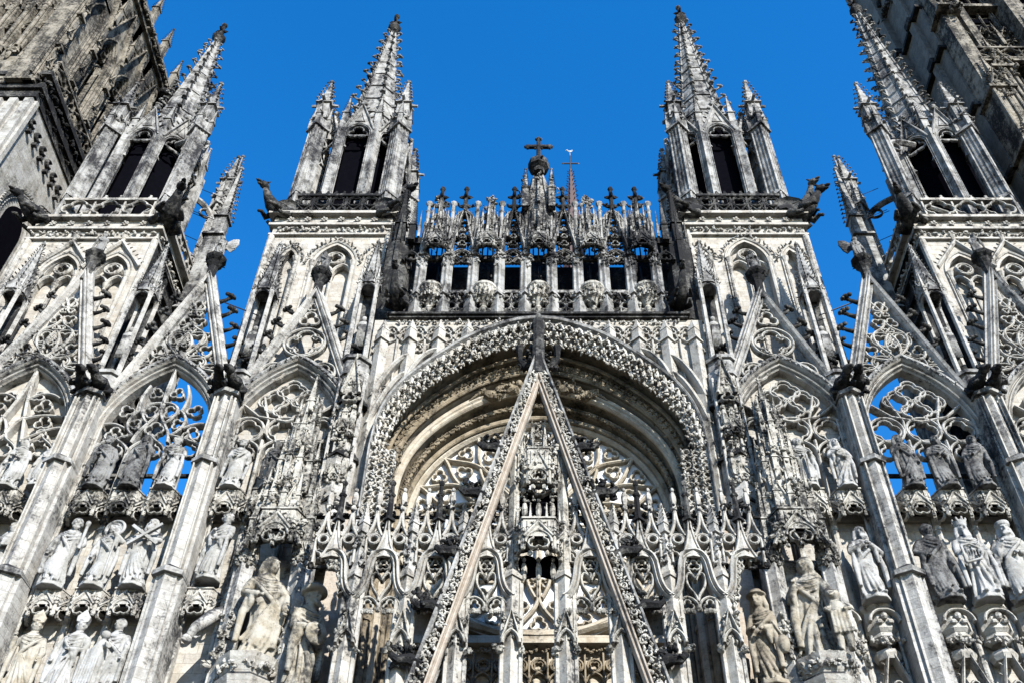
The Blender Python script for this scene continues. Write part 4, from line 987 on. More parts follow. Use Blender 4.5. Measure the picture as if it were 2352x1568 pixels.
for i in range(9):
    xc=(PX[i]+PX[i+1])/2; d=MB()
    for q in (-.42,-.14,.14,.42):
        d.sweep(lancet(xc+q,.13,46.3,.24,4),bar(.05,.4,.52)); d.sweep(lancet(xc+q,.13,47.9,.26,4),bar(.05,.4,.52)); d.ngon(4,.04,.04,45.2,48.0,xc+q+.14,.46); d.sweep(foil(xc+q,47.2,.12,4,45,4),bar(.04,.4,.5),True)
        pinnacle(d,xc+q,.4,47.6,49.4+.3*(abs(q)<.2),.13,rngA,.4)
    d.sweep([(xc-.55,48.2),(xc,49.7),(xc+.55,48.2)],bar(.09,.3,.5)); leaves(d,[(xc+rngA.uniform(-.55,.55),.35,45.4+rngA.random()*3.2) for _ in range(26)],.18,rngA,.05)
    obj('cresting_screen',d,'grime',gal)
ln=MB(); ln.box(-6.6,6.6,.35,.55,46.75,46.95); ln.box(-6.6,6.6,.42,.55,45.0,45.15); obj('transom',ln,'crust',gal)
# central spirelet carrying the big cross
ce=MB(); ce.ngon(8,.85,.75,47.5,49.6,0,.6,PI/8); ce.lathe([(.75,49.6),(.5,51.2),(.36,52.4),(.33,53.0)],8,0,.6)
for k in range(8):
    a=k*PI/4; ce.tube([(1.0*math.cos(a),.6+1.0*math.sin(a),49.2),(.55*math.cos(a),.6+.55*math.sin(a),51.4),(.35*math.cos(a),.6+.35*math.sin(a),53.0)],[.13,.1,.08],5)
    if k%2==0: pinnacle(ce,1.05*math.cos(a+PI/4),.6+1.05*math.sin(a+PI/4),49.0,53.0,.42,rngA,.45)
    leaves(ce,[(1.15*math.cos(a),.6+1.15*math.sin(a),50.0+.4*q) for q in range(6)],.25,rngA,.12)
obj('central_spirelet',ce,'grime',gal)
cr=MB(); cr.lathe([(.33,53.0),(.36,53.3),(.62,53.5),(.62,54.0),(.4,54.2),(.2,54.4)],8,0,.6)
cr.ngon(6,.14,.12,54.3,56.6,0,.6); cr.box(-.62,.62,.50,.70,55.78,55.99)
for x,z in ((-.66,55.88),(.66,55.88),(0,56.75)):
    for a,b in ((.12,0),(-.12,0),(0,.12),(0,-.12),(0,0)): cr.ell((x+a,.6,z+b),(.11,.12,.11),6,5)
for x,z in ((.2,56.05),(-.2,56.05),(.2,55.7),(-.2,55.7)): cr.ell((x,.6,z),(.09,.09,.09),5,4)
cr.ell((0,.6,55.88),(.22,.16,.22),7,5); leaves(cr,[(.5*math.cos(k*.7),.6+.5*math.sin(k*.7),53.75) for k in range(9)],.3,rngA,.08)
o=obj('stone_cross',cr,'crust'); tag(o,'large dark stone cross with knobbed arms crowning the central spirelet','cross')
w_=MB()
for i in range(9):
    a_,b_=PX[i],PX[i+1]; w_.box(a_,b_,2.32,2.7,39.95,46.9 if i in (3,5,1,7) else 48.0)
w_.box(-8.2,PX[0],1.2,2.7,39.95,48); w_.box(PX[-1],8.2,1.2,2.7,39.95,48)
obj('dark_backing_wall',w_,'crust',gal)  # added wall, coloured black so the arcade openings look dark inside
for s_ in (-1,1):
    q_=MB(); q_.ngon(8,.85,.75,39.9,46.5,s_*7.55,.9); pinnacle(q_,s_*7.6,.7,46.3,52.5,.6,rngA,.35,PI/4,False); q_.box(min(s_*6.3,s_*7.2),max(s_*6.3,s_*7.2),.3,.5,46.4,46.9); pinnacle(q_,s_*6.85,.2,46.4,50.2,.4,rngA,.35); q_.sweep(lancet(s_*6.7,.42,44.6,.7,6),bar(.14,.0,.3)); q_.sweep(foil(s_*6.7,44.9,.3,4,45,5),bar(.08,.05,.25),True)
    for k in range(4): pinnacle(q_,s_*7.5+.6*math.cos(k*PI/2),.7+.6*math.sin(k*PI/2),44.5,49.0,.26,rngA,.4)
    obj('end_pinnacle',q_,'crust',gal)
for o_ in gal.children: o_.data.transform(Matrix.Translation((0,.35,-.12)))
rf=MB(); rf.add([(-7,3.1,39.9),(7,3.1,39.9),(7,3.3,43.2),(-7,3.3,43.2),(-7,26,56),(7,26,56)],[(0,1,2,3),(3,2,5,4)])
tag(obj('nave_roof',rf,'slate'),'dark roof seen through the openings of the arcade','roof')
# slender roof spire far behind
fl_=thing('distant_spirelet','distant rusty brown spirelet with an iron cross and weathercock behind the arcade','spire',(3,20,64))
f=MB(); f.ngon(8,1.25,.12,66,84.2,3,20,PI/8)
for k in range(8):
    a=PI/8+k*PI/4
    for i in range(22):
        t=(i+.3)/22; r_=1.25*(1-t)+.12*t; crocket(f,3+r_*math.cos(a),20+r_*math.sin(a),66+18.2*t,.42*(1-.45*t),a,0,True)
obj('spire',f,'fleche',fl_)
f=MB(); f.tube([(3,20,84),(3,20,86.6)],.07,5); f.box(2.35,3.65,19.95,20.05,85.2,85.32)
for x in (2.3,3.7): f.ell((x,20,85.26),(.16,.06,.13),5,4)
obj('iron_cross',f,'iron',fl_)
f=MB(); f.tube([(3,20,86.6),(3,20,87.2)],.04,4); f.ell((3,20,87.4),(.22,.06,.12),7,5); f.ell((3.2,20,87.55),(.08,.05,.1),6,4); f.tube([(2.88,20,87.4),(2.7,20,87.6),(2.6,20,87.5)],[.06,.08,.03],5)
obj('weathercock',f,'gilt',fl_)
# ---------------------------------------------------------------- portal gable
rngP=random.Random(9)
YP=-3.5; YG=-3.85
pg=thing('portal_gable','tall steep openwork gable of the main portal with lacy edges and a leafy finial','gable',(0,YG,12))
def gx(z): return .12+(31.8-z)*3.85/14.4                        # outer half width
limb=MB(); lace=MB(); edge=MB()
apz=30.6
limb.sweep([(-(apz-9)*.2515,9),(0,apz),((apz-9)*.2515,9)],[(-.03,.1),(-.03,-.08),(.01,-.16),(.06,-.17),(.09,-.1),(.11,-.1),(.14,-.22),(.19,-.23),(.22,-.12),(.22,.1)],lim=.08)
obj('smooth_moulding',limb,'pink',pg)
outp=[(-gx(9),9),(0,32.6),(gx(9),9)]
edge.sweep(outp,[(-.06,.45),(-.06,-.1),(.0,-.2),(.07,-.2),(.10,-.1),(.10,.2)],lim=.08); obj('outer_moulding',edge,'spire',pg)
bk=MB()
for s_ in (-1,1):
    bk.add([(s_*(apz-9)*.2515,YP*0+.3,9),(s_*gx(9),.3,9),(s_*.02,.3,32.4),(s_*.02,.3,apz),(s_*(apz-9)*.2515,.5,9),(s_*gx(9),.5,9),(s_*.02,.5,32.4),(s_*.02,.5,apz)],[(0,1,2,3),(7,6,5,4),(0,4,5,1),(3,2,6,7)])
obj('band_back',bk,'spire',pg)
for s_ in (-1,1):
    z=12.0
    while z<31.2:
        xi=(apz-z)*.2515+.24 if z<apz else .06; xo=gx(z)-.02; w_=xo-xi
        for q in range(3):
            x=s_*(xi+w_*(q+.5)/3)
            lace.add(*LEAF,rot_any(rngP,(x+rngP.uniform(-.07,.07),-.16+rngP.uniform(-.05,.05),z+rngP.uniform(-.06,.06)),rngP.uniform(.12,.22)))
        if int(z/.17)%3==0: x=s_*(xi+w_*rngP.uniform(.3,.7)); lace.sweep(circle(x,z,.10,7),bar(.06,-.2,.2),True)
        z+=.15
obj('lace_band',lace,'fringe',pg)
for s_ in (-1,1):
    for z in (13.6,16.2,18.4,20.4,22.6,25.2,27.4):
        k=MB(); x=s_*(gx(z)+.35); leaves(k,[(x+s_*rngP.uniform(-.3,.5),YG+rngP.uniform(-.2,.25),z+rngP.uniform(-.2,.4)) for _ in range(20)],.3,rngP,.1)
        k.tube([(x-s_*.4,YG,z-.3),(x,YG-.05,z-.1),(x+s_*.4,YG-.1,z-.15),(x+s_*.6,YG-.1,z+.05)],[.22,.2,.15,.1],6)
        obj('leafy_crocket',k,'crust',pg)
for o_ in list(pg.children):
    if o_.name.split('.')[0]!='leafy_crocket': o_.data.transform(Matrix.Translation((0,YG,0)))
fn=MB(); fn.ngon(8,.30,.22,31.2,34.6,0,YG,PI/8); fn.lathe([(.2,34.3),(.34,34.6),(.3,34.8),(.1,35.4)],8,0,YP)
leaves(fn,[(rngP.uniform(-.75,.75),YP+rngP.uniform(-.3,.2),32.25+rngP.uniform(-.3,.35)) for _ in range(44)],.36,rngP,.1)
for s_ in (-1,1): fn.tube([(0,YP,32.0),(s_*.55,YP-.05,32.1),(s_*.8,YP-.1,32.5)],[.2,.18,.12],6); fn.lathe([(.1,32.5),(.14,33.0),(.2,33.2)],6,s_*.78,YP-.1)
leaves(fn,[(rngP.uniform(-.3,.3),YP-.1,33.2+rngP.random()*1.5) for _ in range(26)],.26,rngP,.08)
obj('leafy_finial',fn,'crust',pg)
# tracery that fills the gable: upper spandrel with stacked foils and canopies
ti=MB()
for z in np.arange(25.6,30.0,.5):
    w_=(apz-z)*.2515-.25
    if w_>.25:
        ti.sweep(foil(0,z,min(.26,w_),4,45,5),bar(.09,YP,YP+.25),True)
        for s_ in (-1,1):
            if w_>.7: ti.sweep(bez((s_*.15,z-.2),(s_*.3,z),(s_*(w_-.2),z-.1),(s_*w_,z+.3),6),bar(.08,YP,YP+.25)); ti.sweep(foil(s_*(w_*.6),z-.2,.19,3,90,4),bar(.06,YP+.03,YP+.2),True)
leaves(ti,[(rngP.uniform(-1,1)*((apz-z)*.2515-.3),YP+.05,z) for z in np.linspace(22.5,29,90)],.18,rngP,.05)
for z in np.arange(21.9,25.5,.62):
    w_=(apz-z)*.2515-.2
    for s_ in (-1,1):
        x=1.1
        while x<w_-.1:
            ti.sweep(foil(s_*x,z,.22,3,90 if int(z*3)%2 else 270,4),bar(.07,YP+.05,YP+.25),True); ti.add(*LEAF,rot_any(rngP,(s_*(x+.2),YP+.05,z+.25),.24)); x+=.5
            if 19.6<z<21.0: break
for z in np.arange(22.9,29.4,.42):
    w_=(apz-z)*.2515-.12
    for s_ in (-1,1):
        x=.95 if z<26.8 else .35
        while x<w_:
            ti.sweep(lancet(s_*x,.12,z,.22,3),bar(.045,YP+.1,YP+.2)); ti.box(s_*x-.02,s_*x+.02,YP+.1,YP+.2,z-.2,z+.2); x+=.25
obj('gable_tracery',ti,'lace',pg)
kb=MB(); kb.add([(-(apz-21.4)*.25,YP+.55,21.4),((apz-21.4)*.25,YP+.55,21.4),(0,YP+.55,apz-.2)],[(0,1,2)])
def niche_shadow(z0,z1,w_):
    k=MB(); k.prism([(-w_,z0)]+[(x,z) for x,z in arc(-w_/2,z1-.25,w_/2,180,0,6)]+[(x,z) for x,z in arc(w_/2,z1-.25,w_/2,180,0,6)][1:]+[(w_,z0),(0,z0+.25)],YP+.3,YP+.42); obj('niche_shadow',k,'black',pg)  # flat black arch paints the shadow under the canopy
    k=MB()
    for q in (-.5,0,.5): k.ell((q,YP+.1,z0+.25),(.11,.1,.4),7,5); k.ell((q,YP+.08,z0+.72),(.08,.08,.1),6,5)
    obj('niche_figures',k,'lace',pg)
kn=MB()
for zc_,w_,h in ((25.6,1.2,1.7),(22.45,1.66,1.25)):
    canopy(kn,0,YP+.35,zc_,w_*1.02,h,1.35)
    for a in (180,216,252,288,324,360): 
        px,py=w_*.56*math.cos(R(a)),YP+.35+w_*.56*math.sin(R(a)); pinnacle(kn,px,py,zc_+.1,zc_+h+.8,.2,rngP,.4); kn.ell((px,py,zc_-.15),(.1,.1,.12),5,4)
    leaves(kn,[(rngP.uniform(-.8,.8),YP-.4,zc_+rngP.random()*h) for _ in range(50)],.24,rngP,.1)
for s_ in (-1,1):
    kn.ngon(4,.2,.18,17,27.5,s_*.88,YP,0)
    for q in (.08,.3,.52,.75): kn.ngon(6,.04,.04,25.8,27.2,s_*q,YP-.15)
    for q in (.25,.62): pinnacle(kn,s_*q,YP-.1,26.6,29.0 if q<.5 else 27.9,.18,rngP,.4)
obj('niche_canopy',kn,'lace',pg)
niche_shadow(24.4,25.7,.8); niche_shadow(21.75,22.65,.85)

# ---------------------------------------------------------------- screen of pillars and ogee arches across the portal
SP=1.773
PXs=[SP*(k+.5) for k in range(-4,4)]
scr=thing('portal_screen','delicate screen of slim white pillars and ogee arches crossing the portal gable','screen',(0,YP,9))
for x in PXs:
    p=MB(); p.vprism([(x-.30,YP+.5),(x-.30,YP+.05),(x,YP-.25),(x+.30,YP+.05),(x+.30,YP+.5)],8,21.6); p.ngon(6,.08,.08,8,21.4,x-.3,YP); p.ngon(6,.08,.08,8,21.4,x+.3,YP)
    p.vprism([(x-.34,YP+.5),(x-.34,YP-.0),(x,YP-.32),(x+.34,YP),(x+.34,YP+.5)],21.6,21.75); p.vprism([(x-.30,YP+.5),(x-.30,YP),(x,YP-.25),(x+.30,YP),(x+.30,YP+.5)],21.75,22.4,.5,(x,YP+.3))
    obj('pillar',p,'trim',scr)
    q=MB(); leaves(q,[(x+rngP.uniform(-.3,.3),YP-.18,19.0+rngP.random()*1.3) for _ in range(20)],.2,rngP,.06)
    q.sweep([(x-.3,19.1),(x,20.2),(x+.3,19.1)],bar(.09,YP-.35,YP)); q.sweep(lancet(x,.28,18.95,.5,6),bar(.1,YP-.38,YP)); leaves(q,[(x-.38,YP-.2,18.75),(x+.38,YP-.2,18.75)],.34,rngP,.05,2)
    obj('pillar_canopy',q,'lace',scr)
    t=MB(); t.ngon(4,.20,.18,21.9,24.0,x,YP+.1,0); leaves(t,[(x+rngP.uniform(-.2,.2),YP-.1,22.2+rngP.random()*1.3) for _ in range(9)],.22,rngP,.05); t.ngon(4,.30,.30,23.55,23.65,x,YP+.1,0)
    t.ngon(4,.22,.03,24.0,25.0,x,YP+.1,0)
    for i in range(4):
        for k in range(4): crocket(t,x+.18*(1-i/5)*math.cos(k*PI/2),YP+.1+.18*(1-i/5)*math.sin(k*PI/2),24.1+.2*i,.14,k*PI/2,0,True)
    obj('pinnacle',t,'pier',scr)
def ogee_path(xc, hw, z0, h):
    L=bez((xc-hw,z0),(xc-hw*.55,z0+.12*h),(xc-hw*.52,z0+.42*h),(xc-hw*.47,z0+.62*h),8)+bez((xc-hw*.47,z0+.62*h),(xc-hw*.42,z0+.86*h),(xc-hw*.2,z0+.9*h),(xc,z0+.9*h),7)[1:]
    return L+[(2*xc-x,z) for x,z in L[-2::-1]]
def ogee(xc, hw, half=0):
    o_=MB(); P_=ogee_path(xc,hw,20.75,2.05)
    if half: P_=P_[:len(P_)//2+3] if half<0 else P_[len(P_)//2-2:]
    o_.sweep(P_,[(-.09,YP+.3),(-.09,YP-.12),(-.04,YP-.22),(.03,YP-.12),(.08,YP-.28),(.15,YP-.24),(.16,YP+.3)])
    Lc=bez((xc-.40,22.4),(xc-.22,22.75),(xc-.07,23.1),(xc,24.2),7)
    k_=len(Lc); V=[(x,YP-.12,z) for x,z in Lc]+[(2*xc-x,YP-.12,z) for x,z in Lc]+[(xc,YP-.27+.14*t/(k_-1),z) for t,(x,z) in enumerate(Lc)]
    o_.add(V,[(i,i+1,2*k_+i+1,2*k_+i) for i in range(k_-1)]+[(k_+i,2*k_+i,2*k_+i+1,k_+i+1) for i in range(k_-1)]+[(0,2*k_,k_)])
    for q in (Lc,mirx(Lc,xc)): o_.sweep(q,bar(.08,YP-.2,YP+.1))
    leaves(o_,[(P[0],YP-.05,P[1]+.16) for P in P_[3:-3:2]],.18,rngP,.04)
    obj('ogee_arch',o_,'trim',scr)
    f=MB(); f.ngon(4,.13,.1,23.6,25.0,xc,YP-.1,0); f.ngon(4,.24,.2,24.0,24.14,xc,YP-.1,0); f.ngon(4,.1,.05,25,25.9,xc,YP-.1,0); f.ell((xc,YP-.1,25.75),(.12,.12,.14),5,4); f.ell((xc,YP-.1,25.2),(.16,.16,.1),6,4)
    leaves(f,[(xc+q,YP-.05,24.72) for q in (-.5,-.35,-.2,.2,.35,.5)],.2,rngP,.05,2)
    obj('ogee_finial',f,'crust',scr)
    t=MB()
    if not half:
        for s_ in (-1,1):
            c=xc+s_*hw*.42; t.sweep(lancet(c,.36,20.45,.42,6),bar(.09,YP-.08,YP+.2)); t.sweep(foil(c,20.55,.22,3,90,5),bar(.06,YP-.04,YP+.15),True)
            t.ell((c-.16,YP,20.3),(.1,.1,.1),5,4); t.ell((c+.16,YP,20.3),(.1,.1,.1),5,4); t.ell((c,YP,20.32),(.11,.11,.1),5,4)
            t.sweep(bez((xc,20.7),(xc+s_*.1,21.2),(xc+s_*.3,21.1),(xc+s_*.33,21.6),6),bar(.08,YP-.08,YP+.2)); t.sweep(bez((xc+s_*.33,21.6),(xc+s_*.3,22.0),(xc+s_*.08,21.8),(xc,21.55),6),bar(.08,YP-.08,YP+.2))
            t.sweep(bez((xc,21.55),(xc+s_*.05,21.8),(xc+s_*.3,21.9),(xc+s_*.25,22.3),6),bar(.07,YP-.08,YP+.2))
        t.ell((xc,YP,20.4),(.12,.12,.12),5,4); t.sweep(foil(xc,22.15,.22,3,90,5),bar(.06,YP-.05,YP+.15),True)
    else:
        s_=half
        for i in range(6):
            for k in range(2): 
                p=P_[min(len(P_)-1,2+i*2)]; xx=p[0]+s_*-.0; t.sweep(circle(xx,p[1]-.2-.24*k,.14,6),bar(.06,YP-.1,YP+.1),True); t.add(*LEAF,rot_any(rngP,(xx,YP-.1,p[1]-.3-.24*k),.2))
    obj('ogee_tracery',t,'lace',scr)
for k in range(-3,4):
    if k: ogee(SP*k,SP/2)
ogee(-SP*4.0,SP/2,1); ogee(SP*4.0,SP/2,-1)
up2=MB()
xs_q=[SP*(k/2+.25) for k in range(-9,9)]
for x in xs_q:
    if abs(x)<.8: continue
    up=MB()
    up.sweep(circle(x,23.25,.17,12),bar(.09,YP-.1,YP+.3),True); up.sweep([(x-.25,22.3),(x-.26,23.2)]+arc(x,23.25,.26,180,0,8)+[(x+.26,23.2),(x+.25,22.3)],bar(.08,YP-.05,YP+.25))
    for s_ in (-1,1):
        up.sweep(bez((x+s_*.27,23.4),(x+s_*.12,23.7),(x+s_*.03,23.9),(x,24.6),6),bar(.1,YP-.1,YP+.15)); up.sweep(bez((x,22.6),(x+s_*.05,22.9),(x+s_*.2,22.6),(x+s_*.25,23.0),5),bar(.06,YP,YP+.2))
        leaves(up2,[(x+s_*.3,YP+.05,22.2+.35*q) for q in range(3)],.22,rngP,.08)
    up2.add(*LEAF,rot_any(rngP,(x,YP-.05,24.55),.26))
    # tiny figure on top of the small ogee
    up.lathe([(.07,24.5),(.13,24.65),(.12,24.75)],6,x,YP); up.ell((x,YP,25.1),(.12,.11,.36),6,5); up.ell((x,YP-.01,25.52),(.075,.08,.1),6,5)
    obj('small_ogee',up,'trim',scr)
for z,y in ((24.45,.25),(22.3,.3)):
    for s_ in (-1,1): up2.box(min(s_*.95,s_*8.0),max(s_*.95,s_*8.0),YP+y,YP+y+.1,z,z+.1)
for x in np.arange(-7.9,7.95,.3):
    if abs(x)<.9: continue
    up2.add(*LEAF,rot_any(rngP,(x,YP+.2,24.55),.26)); up2.add(*LEAF,rot_any(rngP,(x,YP+.22,24.0+rngP.uniform(-.2,.25)),.26)); 
    if int(x*10)%2: up2.sweep(circle(x,24.0,.14,7),bar(.05,YP+.2,YP+.3),True)
    up2.add(*LEAF,rot_any(rngP,(x,YP+.22,22.45+rngP.uniform(-.15,.25)),.22))
obj('lace_cresting',up2,'crust',scr)

# ---------------------------------------------------------------- tabernacle piers beside the portal, crowded with pinnacles
def tab_pier(sx, x, label):
    T=side(sx); rng=random.Random(31 if sx<0 else 57); root=thing('canopied_pier',label,'pier',(sx*x,-1.6,8),'canopied piers flanking the portal')
    b=MB(T); y=-1.2
    b.box(x-1.15,x+1.15,-.6,.9,8,24.5)
    for q in (-1.05,1.05):
        b.vprism([(x+q-.28,-.5),(x+q-.28,-1.5),(x+q,-1.75),(x+q+.28,-1.5),(x+q+.28,-.5)],8,24.2); 
        for k in (-.3,.3): b.ngon(6,.07,.07,8,24,x+q+k,-1.45)
        b.ngon(8,.4,.4,18.2,18.4,x+q,-1.4)
    obj('shaft',b,'pier',root)
    for q in (-1.05,1.05):
        lf=MB(T)
        leaves(lf,[(x+q+rng.uniform(-.3,.3),-1.7,19.6+rng.random()*1.8) for _ in range(26)],.28,rng,.08); leaves(lf,[(x+q+d,-1.7,19.4) for d in (-.4,.4)],.36,rng,.06,2)
        canopy(lf,x+q,-1.35,23.6,.6,1.1); pinnacle(lf,x+q,-1.5,24.4,27.6,.36,rng,.4)
        obj('shaft_canopy',lf,'lace',root)
    c=MB(T); canopy(c,x,-1.1,24.3,2.0,1.5)
    for s_ in (-.5,.5):
        c.sweep(bez((x+s_-.5,24.1),(x+s_-.3,24.7),(x+s_-.1,24.8),(x+s_,25.9),7),bar(.14,-2.2,-1.9)); c.sweep(bez((x+s_+.5,24.1),(x+s_+.3,24.7),(x+s_+.1,24.8),(x+s_,25.9),7),bar(.14,-2.2,-1.9))
        leaves(c,[(x+s_+rng.uniform(-.5,.5),-2.1,24.2+rng.random()*1.0) for _ in range(16)],.3,rng,.1)
    obj('great_canopy',c,'lace',root)
    s=MB(T)
    for z0,z1,r,n in ((25.4,28.0,1.0,7),(27.2,30.2,.72,6),(29.4,32.3,.45,5)):
        s.ngon(8,r*.75,r*.6,z0,z1,x,-1.1,PI/8)
        for k in range(n):
            a=PI+PI*k/(n-1); px,py=x+r*math.cos(a),-1.1+r*math.sin(a)*.9
            pinnacle(s,px,py,z0-.2,z1+rng.uniform(-.1,.5),.26,rng,.5)
        for k in range(4):
            a=PI+PI*(k+.5)/4; s.add(*(lambda g:(np.vstack(g.V),g.F))(_gab(r)),mat4((x+r*.85*math.cos(a),-1.1+r*.8*math.sin(a),z0+.7),a+PI/2))
            s.ell((x+r*.95*math.cos(a),-1.1+r*.9*math.sin(a),z0+.7),(.13,.13,.45),6,5); s.ell((x+r*.95*math.cos(a),-1.1+r*.9*math.sin(a),z0+1.28),(.1,.1,.12),6,5)
        leaves(s,[(x+r*math.cos(a),-1.1+r*math.sin(a),z0+(z1-z0)*rng.random()*.8) for a in np.linspace(PI,2*PI,46)],.27,rng,.12)
    pinnacle(s,x,-1.1,31.6,34.2,.4,rng,.3)
    obj('spire_cluster',s,'lace',root)
    pd=MB(T); pd.lathe([(.5,17.0),(.62,17.6),(.9,18.3),(1.0,18.6),(.85,18.75),(1.05,19.2),(1.1,19.4)],8,x,-1.6,PI/8)
    leaves(pd,[(x+.95*math.cos(a),-1.6+.95*math.sin(a),18.85+rng.random()*.3) for a in np.linspace(PI,2*PI,22)],.3,rng,.1)
    obj('statue_base',pd,'trim',root)
def _gab(r):
    g=MB(); gablet(g,np.eye(4),r*.75,r*1.15,.08,True); return g
tab_pier(-1,9.75,'pier crowded with canopies and pinnacles above the caped figure, left of the portal')
tab_pier(1,9.65,'pier crowded with canopies and pinnacles above the woman and child, right of the portal')
# narrow pier between the arch and the rose-gabled bay
def inner_pier(sx, label):
    T=side(sx); rng=random.Random(77+sx); x=8.35; root=thing('inner_pier',label,'pier',(sx*x,-.4,8),'narrow piers framing the great arch')
    b=MB(T); b.vprism([(x-.7,1.2),(x-.7,-.2),(x-.45,-.5),(x,-.75),(x+.45,-.5),(x+.6,-.2),(x+.6,1.2)],24.5,29.8); b.vprism([(x-.6,1.2),(x-.6,-.1),(x,-.55),(x+.5,-.1),(x+.5,1.2)],29.8,35.3)
    b.box(x-.65,x+.6,.4,1.2,8,24.5)
    for q in (-.55,-.15,.25,.55): b.ngon(6,.08,.08,24.5,34.6,x+q,-.45)
    obj('shaft',b,'pier',root)
    for z in (24.6,27.3,29.8,33.0):
        c=MB(T); c.vprism([(x-.8,1.0),(x-.8,-.3),(x,-.9),(x+.7,-.3),(x+.7,1.0)],z,z+.16); c.vprism([(x-.75,1.0),(x-.75,-.3),(x,-.85),(x+.65,-.3),(x+.65,1.0)],z+.16,z+.6,.75,(x,.3)); obj('ledge',c,'crust',root)
    f=MB(T)
    for z in (25.2,28.4,31.0,33.6): canopy(f,x,-.35,z,.7,.9); pinnacle(f,x,-.55,z+.6,z+2.4,.3,rng,.4)
    gablet(f,mat4((x-.1,-.8,33.3)),.8,2.2,.15); f.sweep(foil(x-.1,33.0,.3,3,90),bar(.08,-.95,-.7),True)
    leaves(f,[(x+rng.uniform(-.6,.5),-.6,24.6+rng.random()*9) for _ in range(110)],.28,rng,.12)
    for z in (26.0,29.2,32.0): f.ell((x-.35,-.65,z),(.16,.16,.5),6,5); f.ell((x-.35,-.68,z+.62),(.11,.11,.14),6,5)
    obj('niches',f,'lace',root)
inner_pier(-1,'narrow niche-covered pier between the great arch and the left rose-gabled bay'); inner_pier(1,'narrow niche-covered pier between the great arch and the right rose-gabled bay')
